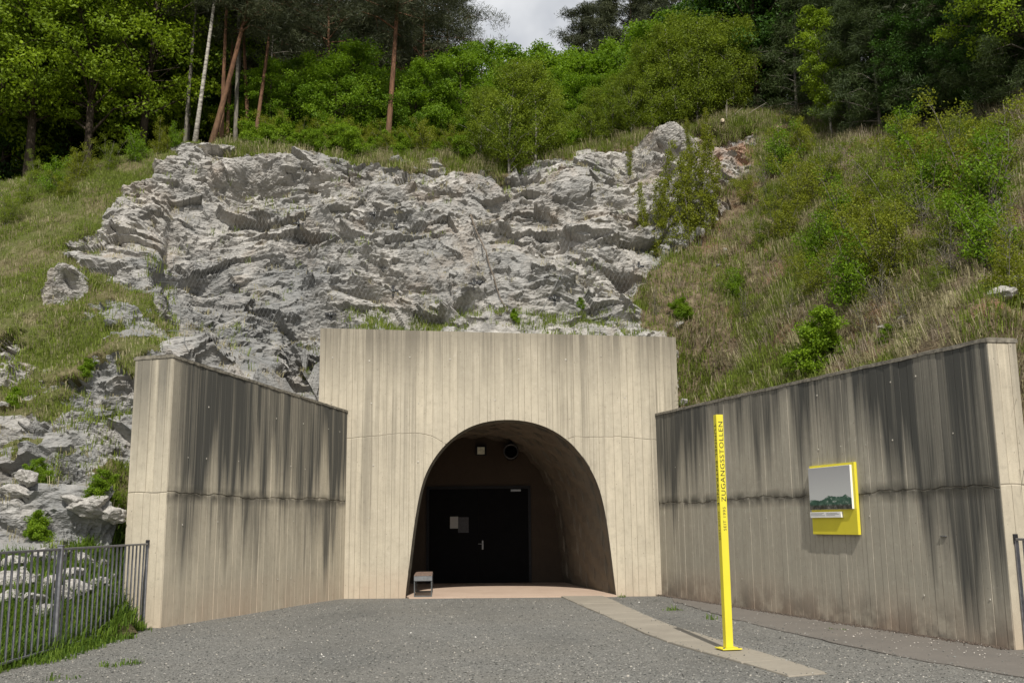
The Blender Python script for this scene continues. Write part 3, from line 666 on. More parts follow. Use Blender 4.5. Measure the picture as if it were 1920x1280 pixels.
for q, (a_, b_) in enumerate(((d0.x + .004, dm - .004), (dm + .004, d1.x - .004))):
    lf = MB().box(a_, b_, TDEP - .03, TDEP + .0, .02, dz - .005, .003).build('door_leaf', M_door, portal)
    hx = (b_ - .09) if q == 0 else (a_ + .09)
    if q == 0:
        h_ = on_end(905, 1021); mb = MB().box(h_.x - .022, h_.x + .022, TDEP - .038, TDEP - .0302, h_.z - .12, h_.z + .12, .002); mb.tube([(h_.x, TDEP - .035, h_.z + .03), (h_.x, TDEP - .085, h_.z + .03), (h_.x - .12, TDEP - .085, h_.z + .03)], .011, 8)
        mb.build('door_handle', M_steel, lf)
    else:
        h_ = on_end(967, 919); MB().box(h_.x - .14, h_.x + .14, TDEP - .09, TDEP - .0302, h_.z - .03, h_.z + .03, .004).build('door_closer', M_steel, lf)
def wallbox(name, px0, py0, px1, py1, y0, y1, mat, label, cat):
    a_, b_ = on_end(px0, py0), on_end(px1, py1); c_ = PT((a_.x + b_.x) / 2, y1, min(a_.z, b_.z))
    e = MB().box(-abs(a_.x - b_.x) / 2, abs(a_.x - b_.x) / 2, y0 - y1, 0, 0, abs(a_.z - b_.z), .001).build(name, mat)
    e.matrix_world = MP.copy(); e.location = c_; tag(e, label, cat); return e
wallbox('paper_notice', 844, 968, 859, 990, TDEP - .034, TDEP - .030, M_paper, 'white paper sheet stuck on the black tunnel door', 'notice')
wallbox('grey_notice', 859, 969, 879, 998, TDEP - .034, TDEP - .030, M_notice, 'dim grey notice on the black door beside the white sheet', 'notice')
# emergency light
a_ = on_end(902, 845); le = empty('emergency_light', PT(a_.x, TDEP, a_.z), 0, 'small square emergency light on the wall above the tunnel door', 'wall light'); le.rotation_euler = MP.to_euler()
MB().box(-.15, .15, -.10, 0, -.13, .13, .006).build('housing', M_dark, le)
M_lens = plain('frosted_lens', (.75, .76, .6), .25, 0, .25, 14)
MB().box(-.10, .10, -.116, -.099, -.10, .10, .004).build('lens', M_lens, le)
# ventilation duct
a_ = onplane(958, 846, PT(0, 4.0), _n); a_ = loc(MPi, a_); du = empty('ventilation_duct', PT(a_.x, 4.0, a_.z), 0, 'round black ventilation duct under the vault above the door', 'duct'); du.rotation_euler = MP.to_euler()
mb = MB(); nseg = 28; rin, rout = .165, .182
for (y, r_) in ((0, rout), (1.0, rout), (1.0, rin), (0, rin)):
    for k in range(nseg): mb.v.append((r_ * math.cos(2*math.pi*k/nseg), y, r_ * math.sin(2*math.pi*k/nseg)))
for j in range(4):
    for k in range(nseg): j2 = (j+1) % 4; k2 = (k+1) % nseg; mb.f.append([j*nseg+k, j2*nseg+k, j2*nseg+k2, j*nseg+k2])
mb.build('pipe', M_dark, du, True)
mb = MB()
for (y, r_) in ((-.02, rout + .02), (.03, rout + .02), (.03, rout - .004), (-.02, rout - .012)):
    for k in range(nseg): mb.v.append((r_ * math.cos(2*math.pi*k/nseg), y, r_ * math.sin(2*math.pi*k/nseg)))
for j in range(4):
    for k in range(nseg): j2 = (j+1) % 4; k2 = (k+1) % nseg; mb.f.append([j*nseg+k, j2*nseg+k, j2*nseg+k2, j*nseg+k2])
mb.build('flange', plain('duct_flange', (.10, .10, .10), .4, .7, .2, 20), du, True)
MB().box(-.02, .02, .35, .39, rout - .01, .45).build('hanger', M_dark, du)
# tie plugs on the portal
for z0, st in ((5.35, .95), (4.35, 1.15), (2.95, 1.1), (1.7, 1.2)):
    s = .3
    while s < PLEN - .2:
        z = z0 + rs.uniform(-.07, .07)
        if zarch(s) < z - .25 and rs.random() < .8:
            r_ = rs.uniform(.016, .026); MB().tube([(s, -.006, z), (s, -.0175, z)], [r_, r_ * .7], 8).build('tie_plug', M_plug, portal)
        s += st * rs.uniform(.75, 1.15)
# ------------------------------------------------------------------ bench inside the arch
M_bframe = plain('bench_steel', (.10, .105, .105), .45, .3, .2, 20); M_bwood = plain('bench_wood', (.16, .11, .085), .7, 0, .4, 30, .3, .3)
b0 = loc(MPi, gnd(776, 1118.5, .012)); bw_ = .40; bl_ = 1.6; bh = .46
be = empty('bench', PT(b0.x + bw_ / 2, b0.y, .012), 0, 'steel-framed slatted bench at the edge of the tunnel arch', 'bench'); be.rotation_euler = (0, 0, MP.to_euler().z + .07)
for y in (0, bl_ - .04):
    mb = MB(); mb.box(-bw_/2, -bw_/2 + .025, y, y + .04, 0, bh - .04); mb.box(bw_/2 - .025, bw_/2, y, y + .04, 0, bh - .04); mb.box(-bw_/2 + .025, bw_/2 - .025, y, y + .04, 0, .03); mb.build('leg_frame', M_bframe, be)
mb = MB(); mb.box(-bw_/2, bw_/2, -.012, .0, bh - .115, bh - .012); mb.box(-bw_/2, bw_/2, bl_, bl_ + .012, bh - .115, bh - .012); mb.box(-bw_/2, -bw_/2 + .02, .0, bl_, bh - .0395, bh - .012); mb.box(bw_/2 - .02, bw_/2, .0, bl_, bh - .0395, bh - .012); mb.build('apron', plain('bench_apron', (.17, .175, .18), .5, .2, .15, 20), be)
for k in range(16):
    y = .006 + k * (bl_ - .01) / 16; MB().box(-bw_/2 + .003, bw_/2 - .003, y, y + .07, bh - .0117, bh + .015, .004).build('slat', M_bwood, be)
# ------------------------------------------------------------------ fences
M_fence = plain('grey_painted_steel', (.20, .20, .215), .42, .35, .2, 16)
def fence(label, p0, p1, posts, H, wall_end):
    d = Vector(p1) - Vector(p0); L_ = d.length; rz = math.atan2(d.y, d.x)
    e = empty('railing', p0, rz, label, 'railing')
    ks = [0] + posts + [L_]
    for a_, b_ in zip(ks, ks[1:]):
        if b_ - a_ < .3: continue
        MB().box(a_ + .03, b_ - .03, -.02, .02, H - .03, H, .004).build('top_rail', M_fence, e)
        MB().box(a_ + .03, b_ - .03, -.018, .018, .06, .085, .003).build('bottom_rail', M_fence, e)
        nbar = round((b_ - a_) / .168)
        for k in range(1, nbar):
            x = a_ + (b_ - a_) * k / nbar; j = rs.uniform(-.003, .003)
            MB().box(x - .011 + j, x + .011 + j, -.011, .011, .085, H - .03).build('bar', M_fence, e)
    for s in posts:
        mb = MB(); mb.box(s - .032, s + .032, -.032, .032, -.15, H + .025, .004); mb.box(s - .038, s + .038, -.038, .038, H + .025, H + .04, .003); mb.build('post', M_fence, e)
    mb = MB(); mb.box(wall_end - .03, wall_end + .012, -.022, .022, -.1, H - .03, .003); mb.build('end_post', M_fence, e)
    MB().box(wall_end - .012, wall_end + .02, -.03, .03, H - .07, H + .05, .003).build('wall_bracket', M_dark, e)
    return e
fb = ML @ Vector((-.02, .30, 0)); f0 = Vector((-5.73, 6.4, 0)); L_ = (fb - f0).length
fpost = gnd(86, 1226); sp0 = fpost.y - f0.y
fence('grey steel bar railing running up to the streaked wing wall by the grass', f0, fb, [sp0 - 3.0, sp0], 1.33, L_)
f1 = MR @ Vector((RLEN + .02, .14, 0)); f2 = f1 + Vector((.35, -4.2, 0))
fence('grey steel railing fixed to the end of the long wing wall', f2, f1, [1.3], 1.36, (f1 - f2).length)
# ------------------------------------------------------------------ yellow sign post
M_yel = plain('yellow_paint', (.68, .59, .035), .5, 0, .04, 3, .5); M_ink = plain('black_lettering', (.02, .02, .02), .6, 0, .1, 5)
pb = gnd(1366, 1219); ph = at(1352, 777.5, pb.y).z
RZP = R(12)
post = empty('sign_post', (pb.x, pb.y, 0), RZP, 'slim square yellow sign post lettered upwards, standing on the path strip', 'sign post')
hw = .048
MB().box(-hw, hw, -hw, hw, .04, ph, .003).build('post_tube', M_yel, post)
mb = MB().box(-.13, .13, -.13, .13, .022, .038, .003); mb.build('base_plate', M_yel, post)
for sx in (-1, 1):
    for sy in (-1, 1): MB().tube([(sx * .1, sy * .1, .037), (sx * .1, sy * .1, .052)], .013, 6).build('anchor_bolt', M_steel, post)
def text_mesh(name, body, length, height, M, parent, mat):
    cu = bpy.data.curves.new(name, 'FONT'); cu.body = body; cu.size = 1; cu.extrude = 0; cu.resolution_u = 3; cu.space_character = 1.12
    tmp = bpy.data.objects.new('tmp', cu); COL.objects.link(tmp); dg = bpy.context.evaluated_depsgraph_get()
    me = bpy.data.meshes.new_from_object(tmp.evaluated_get(dg)); bpy.data.objects.remove(tmp); bpy.data.curves.remove(cu)
    co = np.zeros(len(me.vertices) * 3); me.vertices.foreach_get('co', co); co = co.reshape(-1, 3)
    lo, hi = co.min(0), co.max(0); co[:, 0] = (co[:, 0] - lo[0]) / (hi[0] - lo[0]) * length; co[:, 1] = ((co[:, 1] - lo[1]) / (hi[1] - lo[1]) - .5) * height
    me.vertices.foreach_set('co', co.ravel()); me.update(); me.materials.clear(); me.materials.append(mat)
    ob = link(name, me, parent); ob.matrix_local = M; return ob
zf = lambda py: at(1356, py, pb.y - hw).z
Mf = Matrix(((0, -1, 0, .006), (0, 0, -1, -hw - .0015), (1, 0, 0, 0), (0, 0, 0, 1)))
Ml = Matrix(((0, 0, -1, -hw - .0015), (0, -1, 0, .0), (-1, 0, 0, 0), (0, 0, 0, 1)))
def atz(M, z): M = M.copy(); M[2][3] = z; return M
text_mesh('lettering', 'ZUGANGSSTOLLEN', zf(790) - zf(940), .06, atz(Mf, zf(940)), post, M_ink)
text_mesh('lettering', 'SEIT 1995', zf(950) - zf(994), .038, atz(Mf, zf(994)), post, M_ink)
text_mesh('lettering', 'TUNNEL ENTRANCE', zf(793) - zf(948), .06, atz(Ml, zf(793)), post, M_ink)
text_mesh('lettering', 'SINCE 1995', zf(958) - zf(1012), .038, atz(Ml, zf(958)), post, M_ink)
# ------------------------------------------------------------------ information board on the right wing
ny_ = MR.col[1].to_3d()
def on_r(px, py, off): return loc(MRi, onplane(px, py, MR @ Vector((0, -off, 0)), ny_))
tl, tr, br_, bl2 = on_r(1515, 874, .09), on_r(1602, 865, .09), on_r(1610, 1000, .09), on_r(1522, 1003, .09)
x0, x1, z0, z1 = (tl.x + bl2.x) / 2, (tr.x + br_.x) / 2 - .05, (bl2.z + br_.z) / 2, (tl.z + tr.z) / 2
print('board', x0, x1, z0, z1)
ib = empty('information_board', MR @ Vector(((x0 + x1) / 2, -.016, z0)), MR.to_euler().z, 'yellow information board with a mountain picture on the long wing wall', 'information board')
w, h = (x1 - x0), (z1 - z0)
MB().box(-w/2, w/2, -.05, 0, 0, h, .002).build('back_plate', M_yel, ib)
M_white = plain('white_panel', (.78, .77, .74), .45, 0, .03, 8)
px0, px1, pz0, pz1 = -w/2 + .015, w/2 - .06, h * .355, h * .965
pbx = MB().box(px0, px1, -.085, -.0502, pz0, pz1, .002).build('picture_panel', M_white, ib)
g = NT('printed_mountain_view', .35, .5); v = g.coord(); x, y, z = g.sep(v)
hh = pz1 - pz0; zr = g.math('DIVIDE', g.math('SUBTRACT', z, pz0), hh); xr = g.math('DIVIDE', g.math('SUBTRACT', x, px0), px1 - px0)
sky_ = g.mix(g.ramp(zr, .35, 1.0), (.52, .53, .52), (.38, .38, .39))
rn = g.n('TexNoise', noise_dimensions='1D'); rn.inputs['Scale'].default_value = 7; rn.inputs['Detail'].default_value = 5; g.L(xr, rn.inputs['W'])
hump = g.math('MULTIPLY', g.math('SINE', g.math('MULTIPLY', g.math('ADD', xr, -.18), 3.6)), .09)
rb = g.n('RGBToBW'); g.L(g.crgb(xr, [(p_, (h_, h_, h_)) for p_, h_ in ((0, .22), (.14, .235), (.24, .2), (.36, .25), (.46, .33), (.52, .315), (.66, .285), (.78, .30), (.87, .34), (.94, .27), (1, .24))]), rb.inputs[0]); ridge = g.math('ADD', rb.outputs[0], g.math('MULTIPLY', g.math('SUBTRACT', rn.outputs['Fac'], .5), .07))
mn = g.noise(g.coord(scale=(9, 9, 14)), 1.6, 5, .65)
mcol = g.crgb(mn, [(.3, (.018, .05, .035)), (.5, (.035, .10, .07)), (.58, (.09, .16, .12)), (.66, (.42, .44, .42))])
c = g.mix(g.math('LESS_THAN', zr, ridge), sky_, mcol)
c = g.mix(g.ramp(zr, .13, .08), c, g.crgb(mn, [(.4, (.02, .024, .018)), (.62, (.10, .10, .09)), (.72, (.28, .28, .26))]))
g.color(c); M_print = g.m
MB().box(px0 + .002, px1 - .002, -.0865, -.0852, pz0 + .002, pz1 - .002).build('picture_print', M_print, pbx)
cz0, cz1 = h * .24, h * .32
cb = MB().box(px0, px0 + (px1 - px0) * .74, -.092, -.0502, cz0, cz1, .002).build('caption_panel', M_white, ib)
for k in range(3):
    zc = cz1 - .016 - k * .018
    if zc > cz0 + .006: MB().box(px0 + .02, px0 + (px1 - px0) * (.34, .30, .36)[k], -.0932, -.0921, zc - .004, zc).build('text_line', M_notice, cb); MB().box(px0 + (px1 - px0) * .4, px0 + (px1 - px0) * (.66, .70, .6)[k], -.0932, -.0921, zc - .004, zc).build('text_line', M_notice, cb)
# small socket plate on the wall
a_ = on_r(1770, 1006, .01); sk_ = MB().box(-.06, .06, -.02, 0, 0, .018, .002).build('fixing_clip', M_steel); sk_.matrix_world = MR.copy(); sk_.location = MR @ Vector((a_.x, -.010, a_.z)); tag(sk_, 'small metal clip on the long wing wall right of the yellow board', 'clip')
print('walls', time.time() - T0)
# ------------------------------------------------------------------ foliage materials
def leafmat(name, dark, light, trans=.35, objvar=.25):
    g = NT(name, .55, .25); t = g.attr('tone'); r_ = g.objrand()
    c = g.mix(t, dark, light); c = g.mix(g.math('MULTIPLY', r_, objvar), c, tuple(x * .55 for x in dark))
    g.color(c); tr = g.n('BsdfTranslucent'); g.L(c, tr.inputs['Color']); ms = g.n('MixShader'); ms.inputs[0].default_value = trans
    g.L(g.b.outputs[0], ms.inputs[1]); g.L(tr.outputs[0], ms.inputs[2]); g.L(ms.outputs[0], g.out.inputs['Surface']); return g.m
ML_maple = leafmat('maple_leaves', (.10, .165, .010), (.31, .43, .018), .48)
ML_green = leafmat('fresh_green_leaves', (.08, .165, .008), (.24, .38, .016), .48)
ML_deep = leafmat('deep_green_leaves', (.022, .062, .008), (.075, .16, .014), .4)
ML_birch = leafmat('birch_leaves', (.10, .15, .012), (.27, .345, .022), .45)
ML_shrub = leafmat('shrub_leaves', (.13, .16, .012), (.31, .345, .024), .45)
ML_bright = leafmat('bright_bush_leaves', (.10, .19, .010), (.27, .40, .018), .45)
ML_pine = leafmat('pine_needles', (.028, .038, .016), (.09, .10, .042), .2)
ML_ypine = leafmat('young_pine_needles', (.028, .048, .014), (.085, .12, .03), .2)
ML_dry = leafmat('grass_blades_dry', (.20, .175, .09), (.50, .455, .27), .25, 0)
ML_grass = leafmat('grass_blades_green', (.075, .11, .012), (.24, .30, .045), .3, 0)
ML_lush = leafmat('lush_grass_blades', (.04, .09, .010), (.16, .24, .025), .3, 0)
ML_brush = leafmat('brown_brush', (.15, .122, .085), (.38, .32, .235), .15, 0)
def bark(name, a, b_, scale=(6, 6, 1.5), up=None):
    g = NT(name, .9, .15); n1 = g.noise(g.coord(scale=scale), 2.2, 5, .65); c = g.mix(g.ramp(n1, .35, .65), a, b_)
    if up: z = g.sep(g.coord())[2]; c = g.mix(g.ramp(z, up[0], up[1]), c, g.mix(g.ramp(n1, .35, .65), up[2], up[3]))
    g.color(c); g.bump(n1, .9, .03); return g.m
MB_brown = bark('brown_bark', (.035, .027, .02), (.085, .066, .048))
MB_pine = bark('pine_bark', (.09, .055, .035), (.19, .115, .07), up=(1.0, 3.0, (.075, .042, .027), (.20, .105, .06)))
MB_birch = bark('birch_bark', (.12, .11, .095), (.46, .43, .37), (3, 3, 7))
MB_grey = bark('grey_bark', (.10, .09, .075), (.22, .20, .165))
# ------------------------------------------------------------------ foliage generators
def leaf_faces(Pc, size, rs, outward=None, up=.5, needle=False, aspect=.62):
    n = len(Pc); nrm = rs.randn(n, 3) * .8 + [0, 0, up]
    if outward is not None: nrm = nrm + outward * .5
    nrm /= np.linalg.norm(nrm, axis=1)[:, None] + 1e-9
    ax = rs.randn(n, 3)
    if needle and outward is not None: ax = ax * .75 + outward * 1.0
    ax -= nrm * (ax * nrm).sum(1)[:, None]; ax /= np.linalg.norm(ax, axis=1)[:, None] + 1e-9
    sd_ = np.cross(nrm, ax); sz = size * rs.uniform(.65, 1.3, n)[:, None]
    w = aspect
    V = np.stack([Pc - ax * sz * .5, Pc + sd_ * sz * w * .5 - nrm * sz * .06, Pc + ax * sz * .55, Pc - sd_ * sz * w * .5 - nrm * sz * .06], 1).reshape(-1, 3)
    return V, np.arange(4 * n).reshape(n, 4)
def crown_mesh(name, C, crad, per, size, rs, mat, centre, up=.5, needle=False, aspect=.62, flat=.6):
    C = np.asarray(C); k = len(C); rad = crad * rs.uniform(.65, 1.25, k)
    cnt = np.maximum(3, (per * rs.uniform(.5, 1.4, k)).astype(int)); idx = np.repeat(np.arange(k), cnt)
    off = rs.randn(len(idx), 3); off *= (np.abs(rs.rand(len(idx))) ** .4 / (np.linalg.norm(off, axis=1) + 1e-9))[:, None]
    Pc = C[idx] + off * rad[idx][:, None] * [1, 1, flat]
    out = (off if needle else (Pc - centre)); out = out / (np.linalg.norm(out, axis=1)[:, None] + 1e-9)
    V, Fq = leaf_faces(Pc, size, rs, out, up, needle, aspect)
    tone = np.clip(rs.rand(k)[idx] * .55 + rs.rand(len(idx)) * .45, 0, 1)
    return mesh_np(name, V, Fq, mat, False, tone)
def tree(name, seed, h, cb, cr_, nl, nsub, crad, per, size, lmat, bmat, tr=.14, lean=0.0, shape='round', rise=.35, up=.5, needle=False, aspect=.62, flat=.6, limb_r=.35, stems=1, wig=.12):
    rs = np.random.RandomState(seed); mb = MB(); C = []
    for st in range(stems):
        sx, sy = (rs.randn(2) * cr_ * .35 if stems > 1 else (0, 0)); base = rs.randn(2) * .06 * (stems > 1)
        hs = h * (1 if st == 0 else rs.uniform(.65, 1)); m = 9; ph = rs.uniform(0, 6, 2); pts = []
        for i in range(m):
            t = i / (m - 1); pts.append((base[0] + (lean + sx) * t ** 1.2 + wig * math.sin(3 * t + ph[0]) * t, base[1] + sy * t + wig * math.cos(2.6 * t + ph[1]) * t, hs * t * .97 - (.25 if i == 0 else 0)))
        rr_ = [tr * (1 - .82 * (i / (m - 1)) ** .9) * (1.3 if i == 0 else 1) / (stems ** .5) for i in range(m)]
        mb.tube(pts, rr_, 8 if tr > .06 else 5)
        A_ = np.array(pts)
        def tp(z): return np.array([np.interp(z, A_[:, 2], A_[:, 0]), np.interp(z, A_[:, 2], A_[:, 1]), z])
        n_l = max(3, nl // stems)
        for i in range(n_l):
            t = (i + rs.rand()) / n_l; az = i * 2.39996 + rs.randn() * .4 + st
            z = cb + (hs - cb) * t
            if shape == 'round': r_ = cr_ * math.sqrt(max(.04, 1 - (1.75 * t - .75) ** 2 if t > .43 else 1 - ((.43 - t) * 1.5) ** 2))
            elif shape == 'cone': r_ = cr_ * (1.03 - t) ** .8
            elif shape == 'umbrella': r_ = cr_ * (.55 + .45 * math.sin(t * math.pi)) * (1 if t < .85 else .7)
            else: r_ = cr_ * (.45 + .4 * math.sin(min(1, t * 1.2) * math.pi))
            r_ *= rs.uniform(.5, 1.12) / (1.0 if stems == 1 else 1.5)
            zs = max(.25 * cb, z - rise * r_ * rs.uniform(.5, 1.3)) if z > .3 else z
            a = tp(min(zs, hs * .96)); e_ = np.array([a[0] + math.cos(az) * r_, a[1] + math.sin(az) * r_, z + rs.randn() * .12 * r_])
            mid = a * .5 + e_ * .5 + np.array([0, 0, .10 * r_]) + rs.randn(3) * .05 * r_
            lr = tr * limb_r * (1 - .55 * t)
            mb.tube([tuple(a), tuple(a * .25 + mid * .75 * 1.0 if False else tuple((a + mid) / 2)), tuple(mid), tuple(e_)], [lr, lr * .8, lr * .55, lr * .18], 4, caps=False)
            for j in range(nsub):
                f = rs.uniform(.38, 1.0) if j else 1.0; q = a * (1 - f) + e_ * f + (np.array([0, 0, .10 * r_]) * 4 * f * (1 - f)) + rs.randn(3) * [.16, .16, .10] * r_
                C.append(q)
                if j % 2 and limb_r > .3:
                    s_ = a * (1 - f * .8) + e_ * f * .8; mb.tube([tuple(s_), tuple((s_ + q) / 2 + [0, 0, .03]), tuple(q)], [lr * .3, lr * .22, lr * .08], 3, caps=False)
    C = np.array(C); cen = np.array([0, 0, cb + (h - cb) * .4])
    cm = crown_mesh(name + '_crown', C, crad, per, size, rs, lmat, cen, up, needle, aspect, flat)
    tm = bpy.data.meshes.new(name + '_trunk'); tm.from_pydata(mb.v, [], mb.f); tm.update(); tm.materials.append(bmat); tm.polygons.foreach_set('use_smooth', np.full(len(tm.polygons), True))
    return name, tm, cm
def plant(kind, x, y, z, sc=1.0, rz=None, label='', cat='tree', group=None, tilt=(0, 0), parts=('trunk', 'crown'), sz=None):
    name, tm, cm = kind
    e = bpy.data.objects.new(name, None); COL.objects.link(e); e.location = (x, y, z); e.empty_display_size = .3
    e.rotation_euler = (tilt[0], tilt[1], rr.uniform(0, 6.28) if rz is None else rz); e.scale = (sc, sc, sz or sc)
    for nm, me in zip(parts, (tm, cm)):
        c_ = bpy.data.objects.new(nm, me); COL.objects.link(c_); c_.parent = e
    return tag(e, label, cat, group)
def X_at(px, Y): return at(px, 300, Y).x
rr = random.Random(99)
def near_label(px, py, sc, base, marks, cuts=(.9, 1.25), words=('low', 'middling', 'tall')):
    """label that says size and the nearest thing one can find"""
    w = words[0] if sc < cuts[0] else words[1] if sc < cuts[1] else words[2]
    m = min(marks, key=lambda q: (q[0] - px) ** 2 + (q[1] - py) ** 2)
    return f'{w} {base} {m[2]}'
SLOPE = ((1270, 400, 'next to the poplar saplings'), (1460, 320, 'below the deep green corner trees'), (1570, 300, 'below the yellow-green sapling'), (1690, 320, 'just under the young pines'), (1840, 300, 'high up under the dark pines'), (1880, 540, 'above the railed end of the long wall'),
         (1560, 580, 'uphill of the bright green bush'), (1660, 470, 'in the middle of the thicket'), (1790, 430, 'where the thicket meets the bare grass'), (1450, 450, 'beside the bare reddish soil'))
CREST = ((400, 200, 'beside the leaning red-barked pine'), (560, 200, 'between the leaning pine and the orange-barked pine'), (725, 200, 'around the foot of the orange-barked pine'), (850, 200, 'just past the orange-barked pine'), (955, 200, 'behind the birch rooted in the notch'), (1040, 200, 'beside the white-stemmed birch'), (1140, 200, 'under the far pines'), (1260, 200, 'behind the young birches'), (1360, 200, 'near the fallen log'))
maple = [tree('maple_tree', 10 + k, 10.5, 2.6, 3.3, 46, 6, .62, 95, .135, ML_maple, MB_brown, .17, .0, 'round', .5, .7, flat=.42) for k in range(2)]
green = [tree('broadleaf_tree', 20 + k, 6.0, .9, 2.2, 40, 5, .46, 95, .105, ML_green, MB_brown, .09, 0, 'round', .5, .6, flat=.5) for k in range(3)]
deep = [tree('dark_broadleaf_tree', 30 + k, 8.5, 1.2, 2.7, 44, 6, .55, 90, .125, ML_deep, MB_brown, .13, 0, 'round', .5, .6, flat=.5) for k in range(2)]
birch = [tree('birch_tree', 40 + k, 3.6, .55, 1.15, 44, 6, .26, 70, .058, ML_birch, MB_birch, .045, .15, 'col', .9, .3, flat=.9) for k in range(2)]
pine = [tree('pine_tree', 50 + k, 12.5, 5.4, 2.7, 40, 8, .55, 120, .24, ML_pine, MB_pine, .125, 0, 'umbrella', .12, .2, True, .085, .55) for k in range(2)]
ypine = [tree('young_pine_tree', 60 + k, 4.6, .35, 1.35, 46, 6, .30, 100, .15, ML_ypine, MB_grey, .06, 0, 'cone', .1, .2, True, .085, .7) for k in range(2)]
fpine = [tree('tall_pine_tree', 70 + k, 15.0, 3.0, 2.3, 60, 6, .55, 75, .30, ML_pine, MB_brown, .18, 0, 'cone' if k else 'umbrella', .1, .2, True, .11, .5) for k in range(2)]
shrub = [tree('shrub', 80 + k, 1.5, .12, .75, (46, 40, 34)[k], 6, (.17, .15, .20)[k], (30, 30, 22)[k], (.040, .030, .055)[k], (ML_shrub, ML_birch, ML_green)[k], MB_grey, .030, 0, 'col', .9, .4, flat=.9, stems=5) for k in range(3)]
bareshrub = tree('bare_shrub', 84, 1.5, .15, .8, 60, 4, .12, 3, .03, ML_shrub, MB_grey, .026, 0, 'col', 1.0, .4, flat=.9, stems=6, limb_r=.45)
poplar = [tree('poplar_sapling', 90, 3.2, .2, .42, 44, 5, .13, 22, .052, ML_shrub, MB_grey, .03, 0, 'col', 1.6, .3, flat=1.3, stems=2)]
bush = [tree('bright_bush', 95, 1.2, .05, .62, 44, 6, .15, 60, .052, ML_bright, MB_grey, .02, 0, 'round', .6, .5, flat=.8, stems=4)]
print('tree kinds', time.time() - T0)
# ------------------------------------------------------------------ the wood on the left
LW = 'yellow-green maple tree in the wood above the grassy bank'; GLW = 'maples above the grassy bank'
for k, (px, Y, sc) in enumerate(((-60, 32.5, 1.0), (55, 33.2, 1.05), (165, 33.5, .95), (262, 34.5, 1.0), (330, 37.5, .95), (10, 38, 1.15), (120, 39, 1.15), (215, 41, 1.2), (300, 45, 1.25), (-30, 45, 1.3), (80, 48, 1.3), (-110, 38, 1.1))):
    x = X_at(px, Y); plant(maple[k % 2], x, Y, drop(x, Y) - .1, sc, None, ('broad' if sc > 1 else 'smaller') + ' yellow-green maple ' + ('on the open edge of the wood above the bank' if Y < 34 else 'just inside the wood above the bank' if Y < 39 else 'deep in the wood above the bank'), 'tree', GLW, (rr.uniform(-.05, .05), rr.uniform(-.05, .05)))
for k, (px, Y, sc) in enumerate(((-20, 36, .9), (130, 36.5, .8), (60, 42, 1.2), (230, 38, .8), (350, 42, 1.0), (410, 46, 1.1), (180, 52, 1.5), (20, 56, 1.5), (300, 56, 1.5), (440, 40, .7), (470, 52, 1.3), (400, 50, 1.5), (540, 50, 1.35), (600, 54, 1.5), (660, 52, 1.35), (720, 56, 1.5), (780, 53, 1.25), (500, 60, 1.8), (640, 64, 1.9), (820, 58, 1.35))):
    x = X_at(px, Y); plant(deep[k % 2], x, Y, drop(x, Y) - .1, sc, None, 'dark green broadleaf tree in the shade behind the maples', 'tree', 'dark trees behind the maples')
# trees with visible trunks at the shoulder of the rock face
def lean_tree(kind, px0, py0, px1, py1, Y, sc, label, rz, group=None, ref=5.0):
    a_, b_ = at(px0, py0, Y), at(px1, py1, Y); z0 = drop(a_.x, Y); ang = math.atan2(b_.x - a_.x, b_.z - a_.z)
    return plant(kind, a_.x, Y, z0 - .15, sc, rz, label, 'tree', group, (0, ang))
bare = tree('bare_birch_tree', 101, 12.0, 8.5, 1.0, 10, 2, .2, 8, .05, ML_birch, MB_birch, .085, 0, 'col', .5, limb_r=.2, wig=.05)
lean_tree(bare, 364, 258, 399, 0, 32.4, 1.0, 'slender pale bare birch trunk at the shoulder of the rock face', 0)
lp = tree('leaning_pine_tree', 102, 10.5, 4.6, 2.5, 34, 8, .55, 120, .24, ML_pine, MB_pine, .12, 0, 'umbrella', .12, .2, True, .085, .55, wig=.16)
lean_tree(lp, 393, 256, 452, 30, 32.9, 1.0, 'leaning red-barked pine beside the pale bare birch trunk', 0)
slim = [tree('slim_pine_tree', 103 + k, 11, 5.6, 1.8, 18, 6, .45, 100, .24, ML_pine, MB_grey if k else MB_pine, .09, 0, 'umbrella', .12, .2, True, .085, .55) for k in range(2)]
for k, (px, Y, an) in enumerate(((424, 35, .03), (437, 36.5, .02), (468, 34.2, .10), (350, 36, .03), (408, 38, 0), (500, 40, .03), (414, 33.5, .05), (440, 33.7, .03), (474, 33.3, .11), (345, 34.2, .02))):
    x = X_at(px, Y); plant(slim[k % 2], x, Y, drop(x, Y) - .1, rr.uniform(.9, 1.05), None, 'slim upright pine behind the leaning red-barked pine', 'tree', 'slim pines behind the leaning pine', (0, an))
lean_tree(pine[0], 724, 285, 746, 40, 33.6, .95, 'tall orange-barked pine rising from the middle of the crest', 1.0)
for k, (px, Y, sc) in enumerate(((610, 42, 1.05), (680, 44, 1.1), (560, 47, 1.1), (790, 43, 1.0), (840, 46, .98), (520, 44, 1.0), (740, 50, 1.15))):
    x = X_at(px, Y); plant(pine[k % 2], x, Y, drop(x, Y) - .1, sc, None, 'dark-crowned pine standing behind the orange-barked pine', 'tree', 'pines behind the orange-barked pine')
